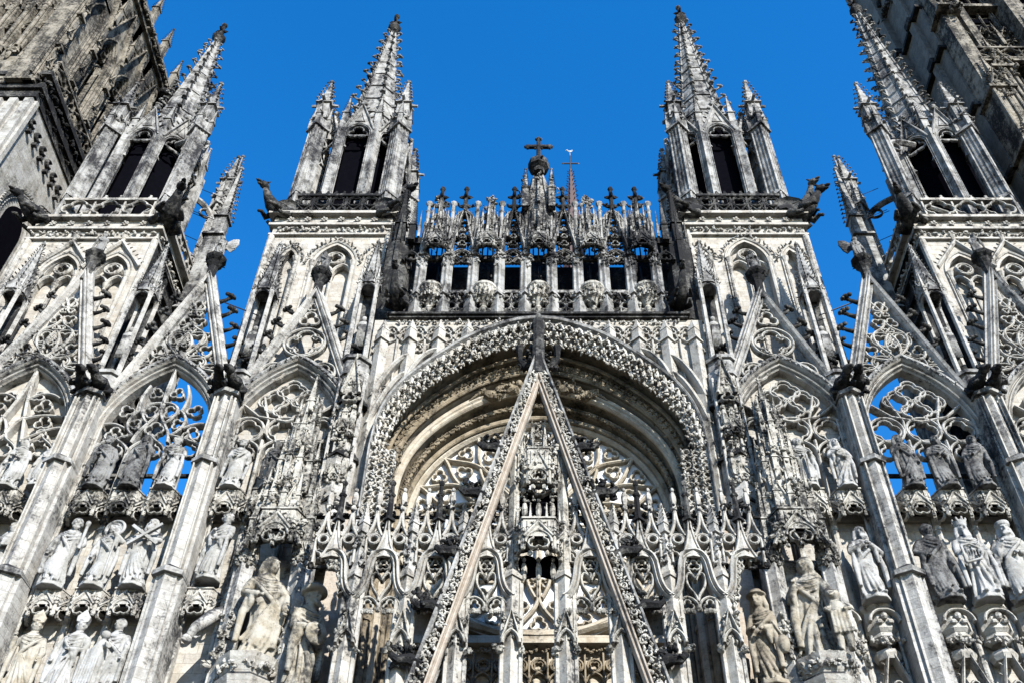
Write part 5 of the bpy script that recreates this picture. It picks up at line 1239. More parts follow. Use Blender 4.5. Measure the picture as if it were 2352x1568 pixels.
# ---------------------------------------------------------------- the two great towers
def tower_left():
    rng=random.Random(5)
    root=thing('great_tower','huge tower filling the upper left corner, pale lower storey and brown traceried storey above','tower',(-36,5,0),'great towers')
    X=-31.3; Xb=-31.8
    w=MB(); w.box(-46,X,-.2,14,20,59.8); obj('lower_wall',w,'tower',root)
    t=MB()
    # front buttress steps, seen as vertical bands
    for k in range(6): t.box(-36.5+k*.95,-36.0+k*.95,-.75,-.2,20,59.4); t.box(-36.0+k*.95,-35.8+k*.95,-.5,-.2,20,59.4)
    t.ngon(8,.18,.18,20,59.4,X,-.2)
    obj('front_mouldings',t,'tower',root)
    F=mat4((X,0,0),PI/2)                                        # local x runs along +Y, local -y faces +X
    a=MB()
    for yc,zs,hw,rise in ((3.3,51.5,1.7,2.6),(1.0,46.0,1.0,1.6),(5.6,46.0,1.0,1.6),(3.3,40,1.8,2.8)):
        for k,(d,o_) in enumerate(((.35,.0),(.2,-.1),(.0,-.2))):
            h=hw-.32*k; a.sweep([(yc-h,zs-9)]+lancet(yc,h,zs,rise-.3*k,10)+[(yc+h,zs-9)],[(0,.3),(0,o_-.12+.2*k),(.1,o_-.2+.2*k),(.2,o_-.1+.2*k),(.3,.3)],False,F)
        for x,z,_ in along(lancet(yc,hw+.28,zs,rise+.25,10),.28): a.add([(x-.1,-.3,z-.08),(x+.1,-.3,z-.08),(x,-.42,z+.12),(x,-.1,z)],[(0,1,2),(0,3,1),(1,3,2),(2,3,0)],F)
    obj('side_arches',a,'tower',root)
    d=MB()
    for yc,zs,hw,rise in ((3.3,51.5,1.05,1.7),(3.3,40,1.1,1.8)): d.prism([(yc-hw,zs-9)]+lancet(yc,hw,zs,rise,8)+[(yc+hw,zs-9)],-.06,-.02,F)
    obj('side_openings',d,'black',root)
    for i in range(9):
        y=.3+i*.95; c=MB(); c.sweep(arc(y,58.0,.26,60,330,8),bar(.14,-.25,0),False,F); c.box(y-.1,y+.15,-.3,0,57.1,57.35,F); obj('carved_hook',c,'crust',root)
    c=MB()
    for z,p in ((59.6,.12),(60.1,.05),(60.5,.25),(60.9,.15),(61.9,.42)): c.box(-47,X+p,-.2-p-.4,14+p,z,z+.42)
    leaves(c,[(X+.2,-.6+.28*i,61.5) for i in range(50)],.42,rng,.15); leaves(c,[(X-.28*i,-.8,61.5) for i in range(30)],.42,rng,.15)
    for i in range(12): c.add(*ROSETTE,mat4((X+.15,-.5+i*1.2,60.1),0,.3))
    obj('cornice',c,'crust',root)
    b=MB()
    balustrade(b,-.8,13,0,62.3,63.9,'quatre',mat4((X+.25,0,0),PI/2),False); balustrade(b,-46,X+.25,-.5,62.3,63.9,'quatre',None,False)
    obj('balustrade',b,'brown',root)
    u=MB(); u.box(-46,Xb-1.7,1.2,10.8,60,81); 
    # side bays with tall blind windows: piers between, black louvre slits and painted arch-head shade deep inside
    ys=[-.9,1.7,4.6,7.5,10.4]
    for y in ys: u.box(Xb-1.7,Xb,y-.32,y+.32,61,80.5); u.box(Xb-.6,Xb+.16,y-.18,y+.18,61,77)
    u.box(-46,Xb,-.9,1.3,61,64.5); u.box(Xb-1,Xb,-.9,10.8,78,81.5)
    for k in range(5): u.box(-45,-44.7+.0,-.9,1.2,62,80); 
    obj('upper_wall',u,'brown',root)
    a=MB()
    for y0_,y1_ in zip(ys[:-1],ys[1:]):
        yc=(y0_+y1_)/2; hw=(y1_-y0_)/2-.32; Fb=mat4((Xb,0,0),PI/2)
        a.prism([(yc-hw-.05,72.3)]+lancet(yc,hw,72.3,2.6,8)+[(yc+hw+.05,72.3),(yc+hw+.05,78.2),(yc-hw-.05,78.2)],.0,.5,Fb)
        for k in range(3): h=hw-.16*k; a.sweep([(yc-h,62)]+lancet(yc,h,72.3,2.6-.2*k,8)+[(yc+h,62)],bar(.14,-.12+.14*k,.6),False,Fb)
        for q in (-.33,.33): a.sweep([(yc+q*hw,62),(yc+q*hw,71.5)],bar(.11,.2,.55),False,Fb)
        for z in (72.6,73.4): a.sweep(foil(yc,z,.42,4,45,5),bar(.09,.25,.5),True,Fb)
        a.sweep([(yc-hw-.3,74.0),(yc,79.5),(yc+hw+.3,74.0)],bar(.2,-.35,.2),False,Fb)
        for s_ in (-1,1):
            for i in range(7): q=(i+.5)/7; a.add(*CROCKET_S,Fb@mat4((yc+s_*(hw+.3)*(1-q),-.25,74.2+5.4*q),0 if s_>0 else PI,.4))
        a.box(yc-hw,yc+hw,.3,1.6,66.5,66.8,Fb)
        for q in (-.75,-.25,.25,.75): a.ngon(6,.07,.07,62,71.8,*(lambda P_:(P_[0],P_[1]))((Xb-.9,yc+q*hw)))
        for q in (-.5,.5): a.sweep(lancet(yc+q*hw,hw*.46,71.2,.9,6),bar(.12,.5,.9),False,Fb); a.sweep(foil(yc+q*hw,71.4,.4,3,90,4),bar(.07,.55,.85),True,Fb)
        a.sweep(foil(yc,72.9,.55,4,90,5),bar(.1,.5,.9),True,Fb)
    obj('upper_arches',a,'brown',root)
    for y in ys:
        p=MB(); pinnacle(p,Xb+.25,y,75,79,.4,rng,.5); p.box(Xb,Xb+.4,y-.38,y+.38,70,70.2); p.box(Xb,Xb+.4,y-.38,y+.38,65.5,65.7); pinnacle(p,Xb+.35,y,81.5,86.5,.6,rng,.45)
        leaves(p,[(Xb+.3,y+rng.uniform(-.3,.3),64.5+rng.random()*2.5) for _ in range(6)],.3,rng,.1)
        obj('pier_pinnacle',p,'brown',root)
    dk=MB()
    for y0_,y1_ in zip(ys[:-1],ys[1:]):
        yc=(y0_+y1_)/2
        dk.box(Xb-1.69,Xb-1.6,y0_,y1_,70.5,76)  # black panel paints the shadow in the arch heads
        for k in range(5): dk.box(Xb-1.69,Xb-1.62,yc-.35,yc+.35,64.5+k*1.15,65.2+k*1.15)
    obj('louvres_and_shade',dk,'black',root)
    for y in ys:                                              # clustered shafts and stacked statue canopies on every pier
        q=MB()
        for k in (-.5,-.3,.3,.5): q.ngon(6,.1,.1,61.5,78,Xb+.05-abs(k)*.3,y+k)
        for z in (63.2,67.4,71.4): 
            Mx=mat4((Xb+.2,y,z),PI/2); gablet(q,Mx,.6,1.1,.12,True); q.ell((Xb+.3,y,z-.9),(.13,.13,.5),6,5); q.ell((Xb+.3,y,z-.25),(.1,.1,.12),6,5)
            leaves(q,[(Xb+.22,y+rng.uniform(-.25,.25),z-1.6+rng.random()*.3) for _ in range(4)],.25,rng,.06)
        obj('shaft_cluster',q,'brown',root)
    c=MB()
    for z,q in ((80.5,.3),(81.2,.6)): c.box(-46,Xb+q,-.9-q,10.8+q,z,z+.35)
    leaves(c,[(Xb+.55,-1+.35*i,80.95) for i in range(34)],.45,rng,.15)
    obj('top_cornice',c,'brown',root)
    # front face storey with louvred windows, an arcade rail and corner shafts
    f=MB()
    f.box(-46,Xb,-.4,1.2,64,66.2); f.box(-46,Xb,-.55,1.2,75.2,75.6)
    for k in range(9):
        x=Xb-.5-k*1.15; f.box(x-.28,x+.28,-.8,1.2,66,80); f.ngon(8,.13,.13,66,80,x,-.9); f.ngon(8,.12,.12,66,80,x-.4,-.6)
        f.sweep(lancet(x-.575,.5,69.2,.8,6),bar(.14,-.75,0)); f.sweep(foil(x-.575,69.3,.32,4,45,4),bar(.08,-.7,0),True)
        for z in (65.2,72.2,76.5): gablet(f,mat4((x,-.85,z)),.7,1.5,.15); pinnacle(f,x-.55,-.7,z-.4,z+2.2,.25,rng,.45); f.ell((x,-1.0,z-.7),(.16,.15,.5),6,5); f.ell((x,-1.02,z-.08),(.11,.11,.13),6,5)
        f.sweep(lancet(x-.575,.4,74.5,1.0,6),bar(.12,-.7,0))
    obj('front_storey',f,'brown',root)
    g=MB(); 
    for k in range(14): g.box(-46,Xb-.3,-.1,.3,66.5+k*.9,66.9+k*.9)
    obj('front_louvres',g,'black',root)
tower_left()
gargoyle(-30.6,10.8,80.6,1.35,'long dark gargoyle jutting into the sky from the rear corner of the left great tower',1.6,-.1,False)
gargoyle(-30.0,5.6,61.2,1.1,'small dark gargoyle on the side cornice of the left great tower',.9,.2,False)
def tower_right():
    rng=random.Random(6)
    root=thing('great_tower','huge tower filling the upper right corner, shaded bluish side and sunlit brown buttressed front','tower',(36,9,0),'great towers')
    X=30.5
    w=MB(); w.box(X+.3,48,3.5,11,20,108); obj('wall',w,'brown',root)
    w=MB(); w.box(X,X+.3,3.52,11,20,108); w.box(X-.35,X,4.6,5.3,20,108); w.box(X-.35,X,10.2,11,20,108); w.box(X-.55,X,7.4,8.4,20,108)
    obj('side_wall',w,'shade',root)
    for z in (58,66,74.5,81.5): s=MB(); s.box(X-.4,X+.2,3.3,11.2,z,z+.35); s.box(X-.6,X,4.5,5.4,z,z+.7); s.box(X-.8,X,7.3,8.5,z+.3,z+1.0); obj('string_course',s,'crust',root)
    s=MB(); s.box(X-.4,X+.2,3.3,11.2,88.5,88.85)
    F=mat4((X,0,0),-PI/2)
    for y in (6.3,9.4): 
        s.sweep(lancet(-y,1.0,90.5,1.6,8),bar(.25,-.35,.1),False,F); s.sweep([(-y-1.3,88.8),(-y-1.2,92.6)],bar(.2,-.4,.1),False,F)
    leaves(s,[(X-.4,4.5+i*.3,87.7+rng.uniform(-.5,1.2)) for i in range(21)],.45,rng,.2)
    obj('side_frieze',s,'crust',root)
    b=MB()
    # sunlit front: stepped corner buttress, projecting turret bay with gables, louvred belfry lights
    for k,(x,wd,pr,z1) in enumerate(((31.2,1.3,1.9,90),(32.9,.8,1.2,96),(36.6,1.5,2.2,100),(40.0,1.2,1.6,100))):
        b.box(x-wd/2,x+wd/2,3.5-pr,3.5,20,z1*.72); b.box(x-wd*.4,x+wd*.4,3.5-pr*.75,3.5,z1*.72,z1*.86); b.box(x-wd*.3,x+wd*.3,3.5-pr*.5,3.5,z1*.86,108)
        for q in (-.5,0,.5): b.ngon(8,.12,.12,20,z1*.72,x+q*wd,3.5-pr-.05)
    obj('buttresses',b,'brown',root)
    c=MB()
    for x,pr,zs_ in ((31.2,1.9,(58,64.8,77.4)),(32.9,1.2,(62,69,82)),(36.6,2.2,(60,72,86)),(40,1.6,(62,72,86))):
        for z in zs_: c.box(x-.95,x+.95,3.5-pr-.3,3.5,z,z+.3); gablet(c,mat4((x,3.5-pr-.1,z+.3)),1.3,2.2,.2); leaves(c,[(x+rng.uniform(-.6,.6),3.5-pr-.25,z+rng.uniform(-1.2,1.8)) for _ in range(22)],.4,rng,.15); pinnacle(c,x,3.5-pr+.1,z+.3,z+5,.6,rng,.4)
    obj('set_offs',c,'brown',root)
    l=MB()
    for xc in (34.6,38.4):
        l.sweep([(xc-1.0,58)]+lancet(xc,1.0,93,2,8)+[(xc+1.0,58)],roll(.3,3.1,3.5)); l.sweep([(xc,58),(xc,93)],bar(.16,3.2,3.5))
        for z in np.arange(66,94,4.6): l.sweep(lancet(xc-.5,.45,z,.6,5),bar(.12,3.2,3.5)); l.sweep(lancet(xc+.5,.45,z,.6,5),bar(.12,3.2,3.5)); l.box(xc-1,xc+1,3.15,3.5,z+.9,z+1.1)
    l.box(31.8,44,2.2,3.5,70.2,70.5); balustrade(l,31.8,44,2.3,70.5,72.2,'quatre'); l.box(31.5,44,2.6,3.5,80,80.4); l.box(31.5,44,2.6,3.5,60,60.4); balustrade(l,31.8,44,2.5,60.4,61.8,'quatre')
    for z in (56,64.8,74,83):
        for k in range(7):
            x=32.0+k*1.7; l.sweep(lancet(x,.7,z,.9,6),bar(.14,2.9,3.5)); l.sweep([(x-.85,z+.6),(x,z+2.6),(x+.85,z+.6)],bar(.13,2.7,3.3)); l.sweep(foil(x,z+.2,.45,3,90,5),bar(.09,3.0,3.4),True); pinnacle(l,x+.85,2.7,z-.5,z+3.4,.28,rng,.45)
            leaves(l,[(x+rng.uniform(-.8,.8),2.7,z+rng.random()*2.4) for _ in range(14)],.3,rng,.1)
    obj('front_tracery',l,'brown',root)
    for xc in (34.6,38.4):
        d=MB()
        for k in range(24): d.box(xc-.95,xc+.95,3.35,3.49,66+k*1.15,66.65+k*1.15)
        obj('louvres_and_shade',d,'black',root)
tower_right()
# tall free-standing obelisk pinnacles beside the outer turrets
for sx in (-1,1):
    T=side(sx); rng=random.Random(8); S='left' if sx<0 else 'right'
    for (x,y,z1,w,lab) in ((20.4,6.2,62.5,.75,'tall crocketed obelisk pinnacle standing clear against the sky beside the %s outer turret'),(21.6,8.0,67,.6,'slim crocketed obelisk pinnacle close behind the %s outer turret parapet')):
        root=thing('obelisk_pinnacle',lab%S,'pinnacle',(sx*x,y,30),'obelisk pinnacles beside the outer turrets')
        b=MB(T); b.ngon(4,w*1.15,w*.95,30,54.0,x,y,PI/4); b.ngon(4,w*1.35,w*1.25,46.8,47.05,x,y,PI/4); b.ngon(4,w*1.3,w*1.2,54,54.25,x,y,PI/4)
        for i in range(14): crocket(b,x+w*.9,y-.3,40+i,.35,0,0,True)
        obj('shaft',b,'spire',root)
        p=MB(T); pinnacle(p,x,y,54.2,z1,w*1.15,rng,.25,PI/4,False); obj('pinnacle',p,'spire',root)
        f=MB(T); f.sweep(bez((x,47.0),(x+.6,49.0),(x+1.5,49.5),(x+2.6,49.6),8),bar(.35,y-.2,y+.2)); obj('flying_rib',f,'spire',root); f=MB(T); f.box(x,x+2.4,y-.08,y+.08,46.2,46.4); obj('stone_tie',f,'spire',root)
        
        for z in (58.5,56): i_=MB(T); i_.tube([(x,y,z),(x+2.4,y,z+1.5)],.03,4); obj('tie_rod',i_,'iron',root)
for sx,lab in ((-1,'thin iron stay from the left open gable to the inner turret tabernacle'),(1,'thin iron stay from the right open gable to the inner turret tabernacle')):
    c=MB(); c.tube([(sx*16.5,.2,41.2),(sx*13.9,.6,40.2)],.035,5); tag(obj('iron_stay',c,'iron'),lab,'stay')
# ---------------------------------------------------------------- statues
def fold_mesh(rng, o):
    """a robed standing figure one unit tall facing -y, built as closed pieces and fused into one skin"""
    mb=MB(); lean=o.get('lean',0); fat=o.get('fat',1.0); tw=rng.uniform(-.6,.6); sway=rng.choice((-1,1))*rng.uniform(.015,.04)
    segs,rings=56,34; V=[]
    k1,k2=rng.randint(7,9),rng.randint(11,15); ph=[rng.uniform(0,6.28) for _ in range(4)]
    def body_c(z): return (lean*z+sway*math.sin(z*5), .015*math.sin(z*4))
    prof=[(0,.145,.125),(.08,.132,.118),(.25,.122,.105),(.42,.124,.10),(.55,.124,.095),(.66,.13,.095),(.74,.135,.09),(.785,.118,.08),(.82,.072,.06),(.85,.042,.042)]
    zs=[p[0] for p in prof]
    for i in range(rings+1):
        z=.85*i/rings; a=np.interp(z,zs,[p[1] for p in prof])*fat; b=np.interp(z,zs,[p[2] for p in prof])*fat
        amp=np.interp(z,[0,.3,.6,.78,.85],[.22,.17,.09,.03,0]); cx,cy=body_c(z)
        for j in range(segs):
            t=2*PI*j/segs
            f=1+amp*(math.sin(k1*t+ph[0]+tw*z*6)*.6+math.sin(k2*t+ph[1]-tw*z*5)*.4)+ (0.05*math.sin(14*z+3*t+ph[2]) if .35<z<.75 else 0)
            V.append((cx+a*f*math.cos(t),cy+b*f*math.sin(t),z))
    F=[(i*segs+j,i*segs+(j+1)%segs,(i+1)*segs+(j+1)%segs,(i+1)*segs+j) for i in range(rings) for j in range(segs)]
    F+=[list(range(segs-1,-1,-1)),[rings*segs+j for j in range(segs)]]
    mb.add(V,F)
    hx,hy=body_c(.85); hx+=o.get('turn',0)*.01
    T=o.get('turn',0)*.35+rng.uniform(-.3,.3); hm=mat4((hx,hy-.018,.922),T,1.18)
    mb.tube([(hx,hy,.80),(hx,hy-.008,.88)],[.05,.04],10)
    mb.ell((0,0,0),(.050,.060,.076),14,10,hm); mb.ell((0,-.012,-.035),(.038,.046,.045),10,7,hm)
    mb.ell((0,-.064,-.006),(.011,.017,.022),7,5,hm); mb.ell((0,-.054,.022),(.037,.014,.008),8,5,hm); mb.ell((0,-.057,-.034),(.018,.010,.006),7,4,hm)
    for q in (-1,1): mb.ell((q*.051,.004,-.002),(.009,.016,.02),6,4,hm); mb.ell((q*.026,-.046,-.014),(.014,.012,.012),6,4,hm)
    hair=o.get('hair','short')
    if hair in ('short','long'): mb.ell((0,.016,.022),(.058,.058,.068),14,8,hm)
    if hair=='long':
        for q in (-1,1): mb.tube([hm[:3,:3]@np.array((q*.048,.012,.02))+hm[:3,3],hm[:3,:3]@np.array((q*.062,.02,-.06))+hm[:3,3],(hx+q*.075,hy+.01,.78)],[.028,.032,.024],7)
    if hair=='curly':
        for _ in range(46):
            a=rng.uniform(0,6.28); e=rng.uniform(-.3,1.4); v=np.array((math.cos(a)*math.cos(e)*.058,abs(math.sin(a))*math.cos(e)*.062-.01,math.sin(e)*.078)); mb.ell(tuple(v),(.017,.017,.017),5,4,hm)
    if hair=='hood': mb.ell((0,.02,.01),(.066,.062,.085),14,9,hm); mb.tube([(hx-.06,hy+.02,.88),(hx-.09,hy+.01,.79)],[.03,.045],7); mb.tube([(hx+.06,hy+.02,.88),(hx+.09,hy+.01,.79)],[.03,.045],7)
    if o.get('beard'):
        L=o['beard']; 
        for q in (-.022,-.008,.008,.022): mb.tube([hm[:3,:3]@np.array((q,-.05,-.045))+hm[:3,3],hm[:3,:3]@np.array((q*1.2,-.062,-.045-L*.6))+hm[:3,3],hm[:3,:3]@np.array((q*.5,-.055,-.045-L))+hm[:3,3]],[.016,.018,.006],6)
    hat=o.get('hat')
    if hat=='mitre':
        mb.add([(-.056,-.05,.03),(.056,-.05,.03),(.068,-.03,.10),(0,-.018,.20),(-.068,-.03,.10),(-.056,.05,.03),(.056,.05,.03),(.068,.035,.10),(0,.022,.20),(-.068,.035,.10)],
               [(0,1,2,3,4),(9,8,7,6,5),(0,5,6,1),(1,6,7,2),(2,7,8,3),(3,8,9,4),(4,9,5,0)],hm); mb.ell((0,0,.035),(.062,.062,.02),14,5,hm)
    if hat=='crown':
        mb.lathe([(.056,.03),(.066,.085),(.05,.088),(.045,.06)],14,0,0,0,hm)
        for k in range(8): a=k*PI/4; mb.ell((.064*math.cos(a),.064*math.sin(a),.10),(.014,.014,.024),5,4,hm)
    if hat=='flat': mb.lathe([(.058,.03),(.072,.05),(.072,.085),(.05,.10)],14,0,0,0,hm)
    if hat=='turban': mb.tube([(.075*math.cos(a),.075*math.sin(a),.05+.008*math.sin(2*a)) for a in np.linspace(0,2*PI,20)],.028,8,hm); mb.ell((0,0,.075),(.06,.06,.045),12,6,hm)
    if hat=='brim': mb.ell((0,0,.045),(.088,.092,.02),18,6,hm); mb.ell((0,0,.07),(.058,.058,.045),12,6,hm)
    if hat=='halo': mb.tube([(.112*math.cos(a),.02,.03+.112*math.sin(a)) for a in np.linspace(0,2*PI,24)],.02,7,hm); mb.ell((0,.03,.03),(.11,.014,.11),18,7,hm)
    # arms with wide sleeves
    def hand(p,d):
        p=np.array(p); mb.ell(tuple(p),(.022,.018,.026),8,5)
        for q in range(4): mb.tube([p+np.array((d*(-.012+.008*q),-.012,.006)),p+np.array((d*(-.012+.008*q)+d*.006,-.026,-.008)),p+np.array((d*(-.010+.008*q),-.02,-.024))],[.0068,.0062,.005],5)
        mb.tube([p+np.array((-d*.018,0,.012)),p+np.array((-d*.012,-.022,.014))],[.008,.006],5)
    AL=(((-.165,-.03,.58),(-.06,-.13,.56)),((-.165,-.03,.58),(-.10,-.14,.70)),((-.16,-.02,.56),(-.15,-.09,.42)))
    AR=(((.165,-.03,.58),(.07,-.13,.63)),((.165,-.03,.58),(.02,-.14,.54)),((.16,-.02,.56),(.15,-.09,.43)))
    for sd,(el,ha) in ((-1,o.get('L') or rng.choice(AL)),(1,o.get('R') or rng.choice(AR))):
        sx_,sy_=body_c(.76); ox=body_c(.6)[0]
        sh=np.array((sx_+sd*.108*fat,sy_+.005,.765)); e=np.array((el[0]*fat+ox,el[1],el[2])); h=np.array((ha[0]+ox,ha[1],ha[2]))
        mb.tube([sh,(sh+e)/2+np.array((sd*.008,0,0)),e,(e+h)/2,h*.9+e*.1],[.046,.045,.042,.037,.030],12)
        mb.tube([(e+h)/2,(e+h)/2+np.array((0,.005,-.09)),(e*.6+h*.4)+np.array((0,.02,-.17))],[.035,.028,.012],8)
        hand(h+(h-e)/np.linalg.norm(h-e)*.012,sd)
    # mantle: folds gathered at one hip fan out to the hem, shallow swags cross the chest, one heavy border edge
    n=o.get('folds',7); sg=rng.choice((-1,1))
    def surf(x,z,out=0):
        z=max(z,.02); b=np.interp(z,zs,[p[2] for p in prof])*fat; a=np.interp(z,zs,[p[1] for p in prof])*fat
        return (x+body_c(z)[0],-b*math.sqrt(max(.10,1-min(1,abs(x)/a)**2))-out,z)
    gx_,gz_=sg*.085,.56+rng.uniform(-.04,.05)
    for i in range(n):
        u_=i/(n-1); x1=-.15+.30*u_; z1=.03+ (.22*(1-u_ if sg>0 else u_))*(.6 if n>6 else .2)
        pts=[]
        for t in np.linspace(0,1,8): pts.append(surf(gx_+(x1-gx_)*t**.8, gz_+(z1-gz_)*t-.03*math.sin(PI*t), .002))
        mb.tube(pts,[.004,.011,.017,.020,.022,.022,.020,.012],8)
    for i in range(3):
        mb.tube([surf(x,.74-.05*i-.06*math.cos(x/.11*PI/2)+.05,.0) for x in np.linspace(-.11,.11,9)],[.004,.009,.012,.013,.013,.013,.012,.009,.004],7)
    mb.tube([surf(-sg*.12,.76,.004),surf(-sg*.06,.66,.010),surf(sg*.03,.56,.012),surf(sg*.09,.48,.010),surf(sg*.13,.36,.004)],[.014,.022,.026,.024,.014],8)
    for sd in (-1,1): mb.tube([(sd*.15*fat+lean*.6,-.05,.62),(sd*.175*fat+lean*.4,-.06,.4),(sd*.17*fat,-.07,.12)],[.022,.034,.024],8)
    for sd in (-1,1): mb.ell((sd*.06,-.125*fat,.018),(.032,.06,.022),8,5)
    mb.ngon(8,.165,.16,-.05,.004,0,0,PI/8)
    for fn in o.get('extra',()): fn(mb)
    return mb
def fused(name, mb, vox, mat):
    me=bpy.data.meshes.new(name); me.from_pydata(np.vstack(mb.V).tolist(),[],mb.F)
    o=bpy.data.objects.new(name,me); col.objects.link(o)
    r=o.modifiers.new('r','REMESH'); r.mode='VOXEL'; r.voxel_size=vox
    sm=o.modifiers.new('s','SMOOTH'); sm.iterations=1; sm.factor=.4
    dg=bpy.context.evaluated_depsgraph_get(); m2=bpy.data.meshes.new_from_object(o.evaluated_get(dg)); m2.name=name
    o.modifiers.clear(); o.data=m2; bpy.data.meshes.remove(me)
    m2.polygons.foreach_set('use_smooth',[True]*len(m2.polygons)); m2.materials.clear(); m2.materials.append(M[mat])
    return o
def X_staff(x,y,z0,z1,r=.012,knob=0):
    def f(mb):
        mb.tube([(x,y,z0),(x,y,z1)],r,7)
        if knob: mb.ell((x,y,z1),(knob,knob,knob*1.6),8,6)
    return f
def X_book(x,y,z,w=.075):
    def f(mb): mb.box(x-w*.5,x+w*.5,y-.02,y+.02,z-w*.65,z+w*.65)
    return f
def X_wings(mb):
    for s_ in (-1,1):
        mb.add([(s_*.05,.07,.78),(s_*.22,.12,.98),(s_*.40,.16,.97),(s_*.42,.17,.75),(s_*.33,.16,.50),(s_*.22,.14,.40),(s_*.10,.10,.55),
                (s_*.05,.11,.78),(s_*.22,.16,.98),(s_*.40,.20,.97),(s_*.42,.21,.75),(s_*.33,.20,.50),(s_*.22,.18,.40),(s_*.10,.14,.55)],
               [(0,1,2,3,4,5,6),(13,12,11,10,9,8,7)]+[(i,(i+1)%7,7+(i+1)%7,7+i) for i in range(7)])
        for k in range(4): mb.tube([(s_*.1,.11,.74-.04*k),(s_*.38,.15,.93-.13*k)],[.02,.012],5)
def X_harp(mb):
    mb.tube([(-.16,-.15,.38),(-.17,-.16,.60)],.016,7); mb.tube([(-.17,-.16,.60),(-.08,-.17,.62),(.02,-.17,.56),(.04,-.17,.50)],.015,7); mb.tube([(.04,-.17,.50),(-.0,-.17,.42),(-.16,-.15,.38)],.018,7)
    for k in range(6): mb.tube([(-.15+.03*k,-.16,.40+.015*k),(-.15+.03*k,-.16,.60)],.006,4)
def X_shield(mb): mb.ell((.02,-.16,.50),(.105,.035,.115),16,7); mb.ell((.02,-.19,.50),(.03,.03,.03),8,5)
def X_bag(mb): mb.ell((.17,-.07,.36),(.06,.05,.10),10,7); mb.tube([(.17,-.07,.45),(.10,-.09,.62)],[.012,.012],5)
def X_child(mb):
    for c,r in (((.20,-.12,.30),(.075,.065,.20)),((.20,-.13,.53),(.046,.05,.056)),((.20,-.09,.55),(.052,.05,.05))): mb.ell(c,r,14,9)
    mb.ell((.20,-.185,.525),(.010,.012,.014),6,4); mb.tube([(.15,-.12,.43),(.10,-.18,.38),(.14,-.20,.34)],[.024,.022,.016],7); mb.tube([(.26,-.12,.43),(.29,-.18,.36),(.24,-.2,.35)],[.024,.022,.016],7)
    for q in (.16,.24): mb.tube([(q,-.12,.22),(q+.005,-.15,.12),(q,-.13,.0)],[.045,.035,.028],8); mb.ell((q,-.16,.012),(.022,.045,.018),7,4)
    for k in range(5): mb.tube([(.14+.03*k,-.18,.36),(.14+.032*k,-.19,.14)],[.010,.016],5)
def X_second(mb):                                              # a smaller bowed figure leaning in front
    mb.tube([(-.13,-.12,.0),(-.13,-.14,.25),(-.10,-.16,.48),(-.07,-.17,.62)],[.11,.10,.095,.05],14); mb.ell((-.05,-.20,.68),(.055,.06,.06),12,8)
    for k in range(6): mb.tube([(-.2+.03*k,-.22,.5),(-.22+.035*k,-.24,.02)],[.012,.02],6)
    mb.tube([(-.02,-.2,.54),(.06,-.24,.5),(.02,-.26,.55)],[.035,.03,.02],8)
NST=[0]
def statue(x,y,z,h,rz,label,mat='statue',group='niche statues of the front',tiltz=0,child=None,**o):
    NST[0]+=1; rng=random.Random(100+NST[0]*7)
    mb=fold_mesh(rng,o); mb.V=[v*h for v in mb.V]
    s=fused('statue',mb,max(.024,h*.0085),mat)
    s.location=(x,y,z); s.rotation_euler=(0,R(tiltz),R(rz)); tag(s,label,'statue',group)
    if child:
        c=MB(); child[2](c); c.V=[v*h for v in c.V]
        me=bpy.data.meshes.new(child[0]); me.from_pydata(np.vstack(c.V).tolist(),[],c.F); me.materials.append(M[child[1]])
        k=bpy.data.objects.new(child[0],me); col.objects.link(k); k.parent=s
    return s
def ang_pos(x): return 0
UP=28.26; Y1=-.42
# tier in front of the windows (from the left edge to the right edge)
statue(-21.65,Y1,UP,2.55,8,'upright statue in a long robe nearest the left edge in front of leaf-vein tracery',hair='long',extra=(X_book(-.06,-.15,.6),))
statue(-20.75+.35,Y1,UP,2.5,-10,'statue with bowed hooded head beside the left buttress in front of leaf-vein tracery',hair='hood')
statue(-18.1,Y1,UP,2.75,12,'swathed statue with wrapped cloak before the open flame tracery, nearest the outer buttress','darkstatue',hair='short',beard=.05,folds=9)
statue(-16.65,Y1,UP,2.8,0,'middle statue before the open flame tracery with raised forearm','darkstatue',hair='long',R=((.19,-.03,.62),(.12,-.12,.76)),folds=9)
statue(-15.2,Y1,UP,2.7,-8,'statue before the open flame tracery nearest the inner buttress, cloak hitched at the hip',hair='short',fat=1.08,folds=9)
statue(-12.55,Y1,UP,2.55,10,'white twisting statue with gathered cloak in the left blind quatrefoil window',hair='short',beard=.04,folds=9,lean=.05)
statue(-10.95,Y1,UP,2.45,0,'small grey statue half hidden by the canopied pier in the left blind window','darkstatue',hair='short')
statue(-9.65,Y1,UP+.2,2.3,-10,'dark-headed statue with folded arms at the inner edge of the left blind window','darkstatue',hair='short',L=((-.19,-.05,.62),(.05,-.14,.64)),R=((.19,-.05,.62),(-.05,-.15,.62)))
statue(11.0,Y1,UP,2.6,5,'statue in a heavy cowl before the right blind quatrefoil window',hair='hood',folds=9,extra=(X_staff(.0,-.17,.05,.55,.02),))
statue(12.55,Y1,UP,2.6,-8,'slender statue in a straight white gown before the right blind window',hair='long',fat=.95,folds=4,L=((-.17,-.05,.62),(-.05,-.14,.66)))
statue(15.25,Y1,UP,2.8,5,'grey robed statue with arms at the waist before the open quatrefoil window, nearest the inner buttress','darkstatue',hair='long',folds=8)
statue(16.7,Y1,UP,2.75,0,'middle grey statue in sheet-like drapery before the open quatrefoil window','darkstatue',hair='short',beard=.07,folds=9)
statue(18.15,Y1,UP,2.75,-10,'grey statue drawing its cloak across before the open quatrefoil window, nearest the outer buttress','darkstatue',hair='hood',folds=10,lean=.04)
statue(20.9,Y1,UP,2.7,5,'statue with bent arm beside the last buttress at the right edge','darkstatue',hair='short',folds=7)
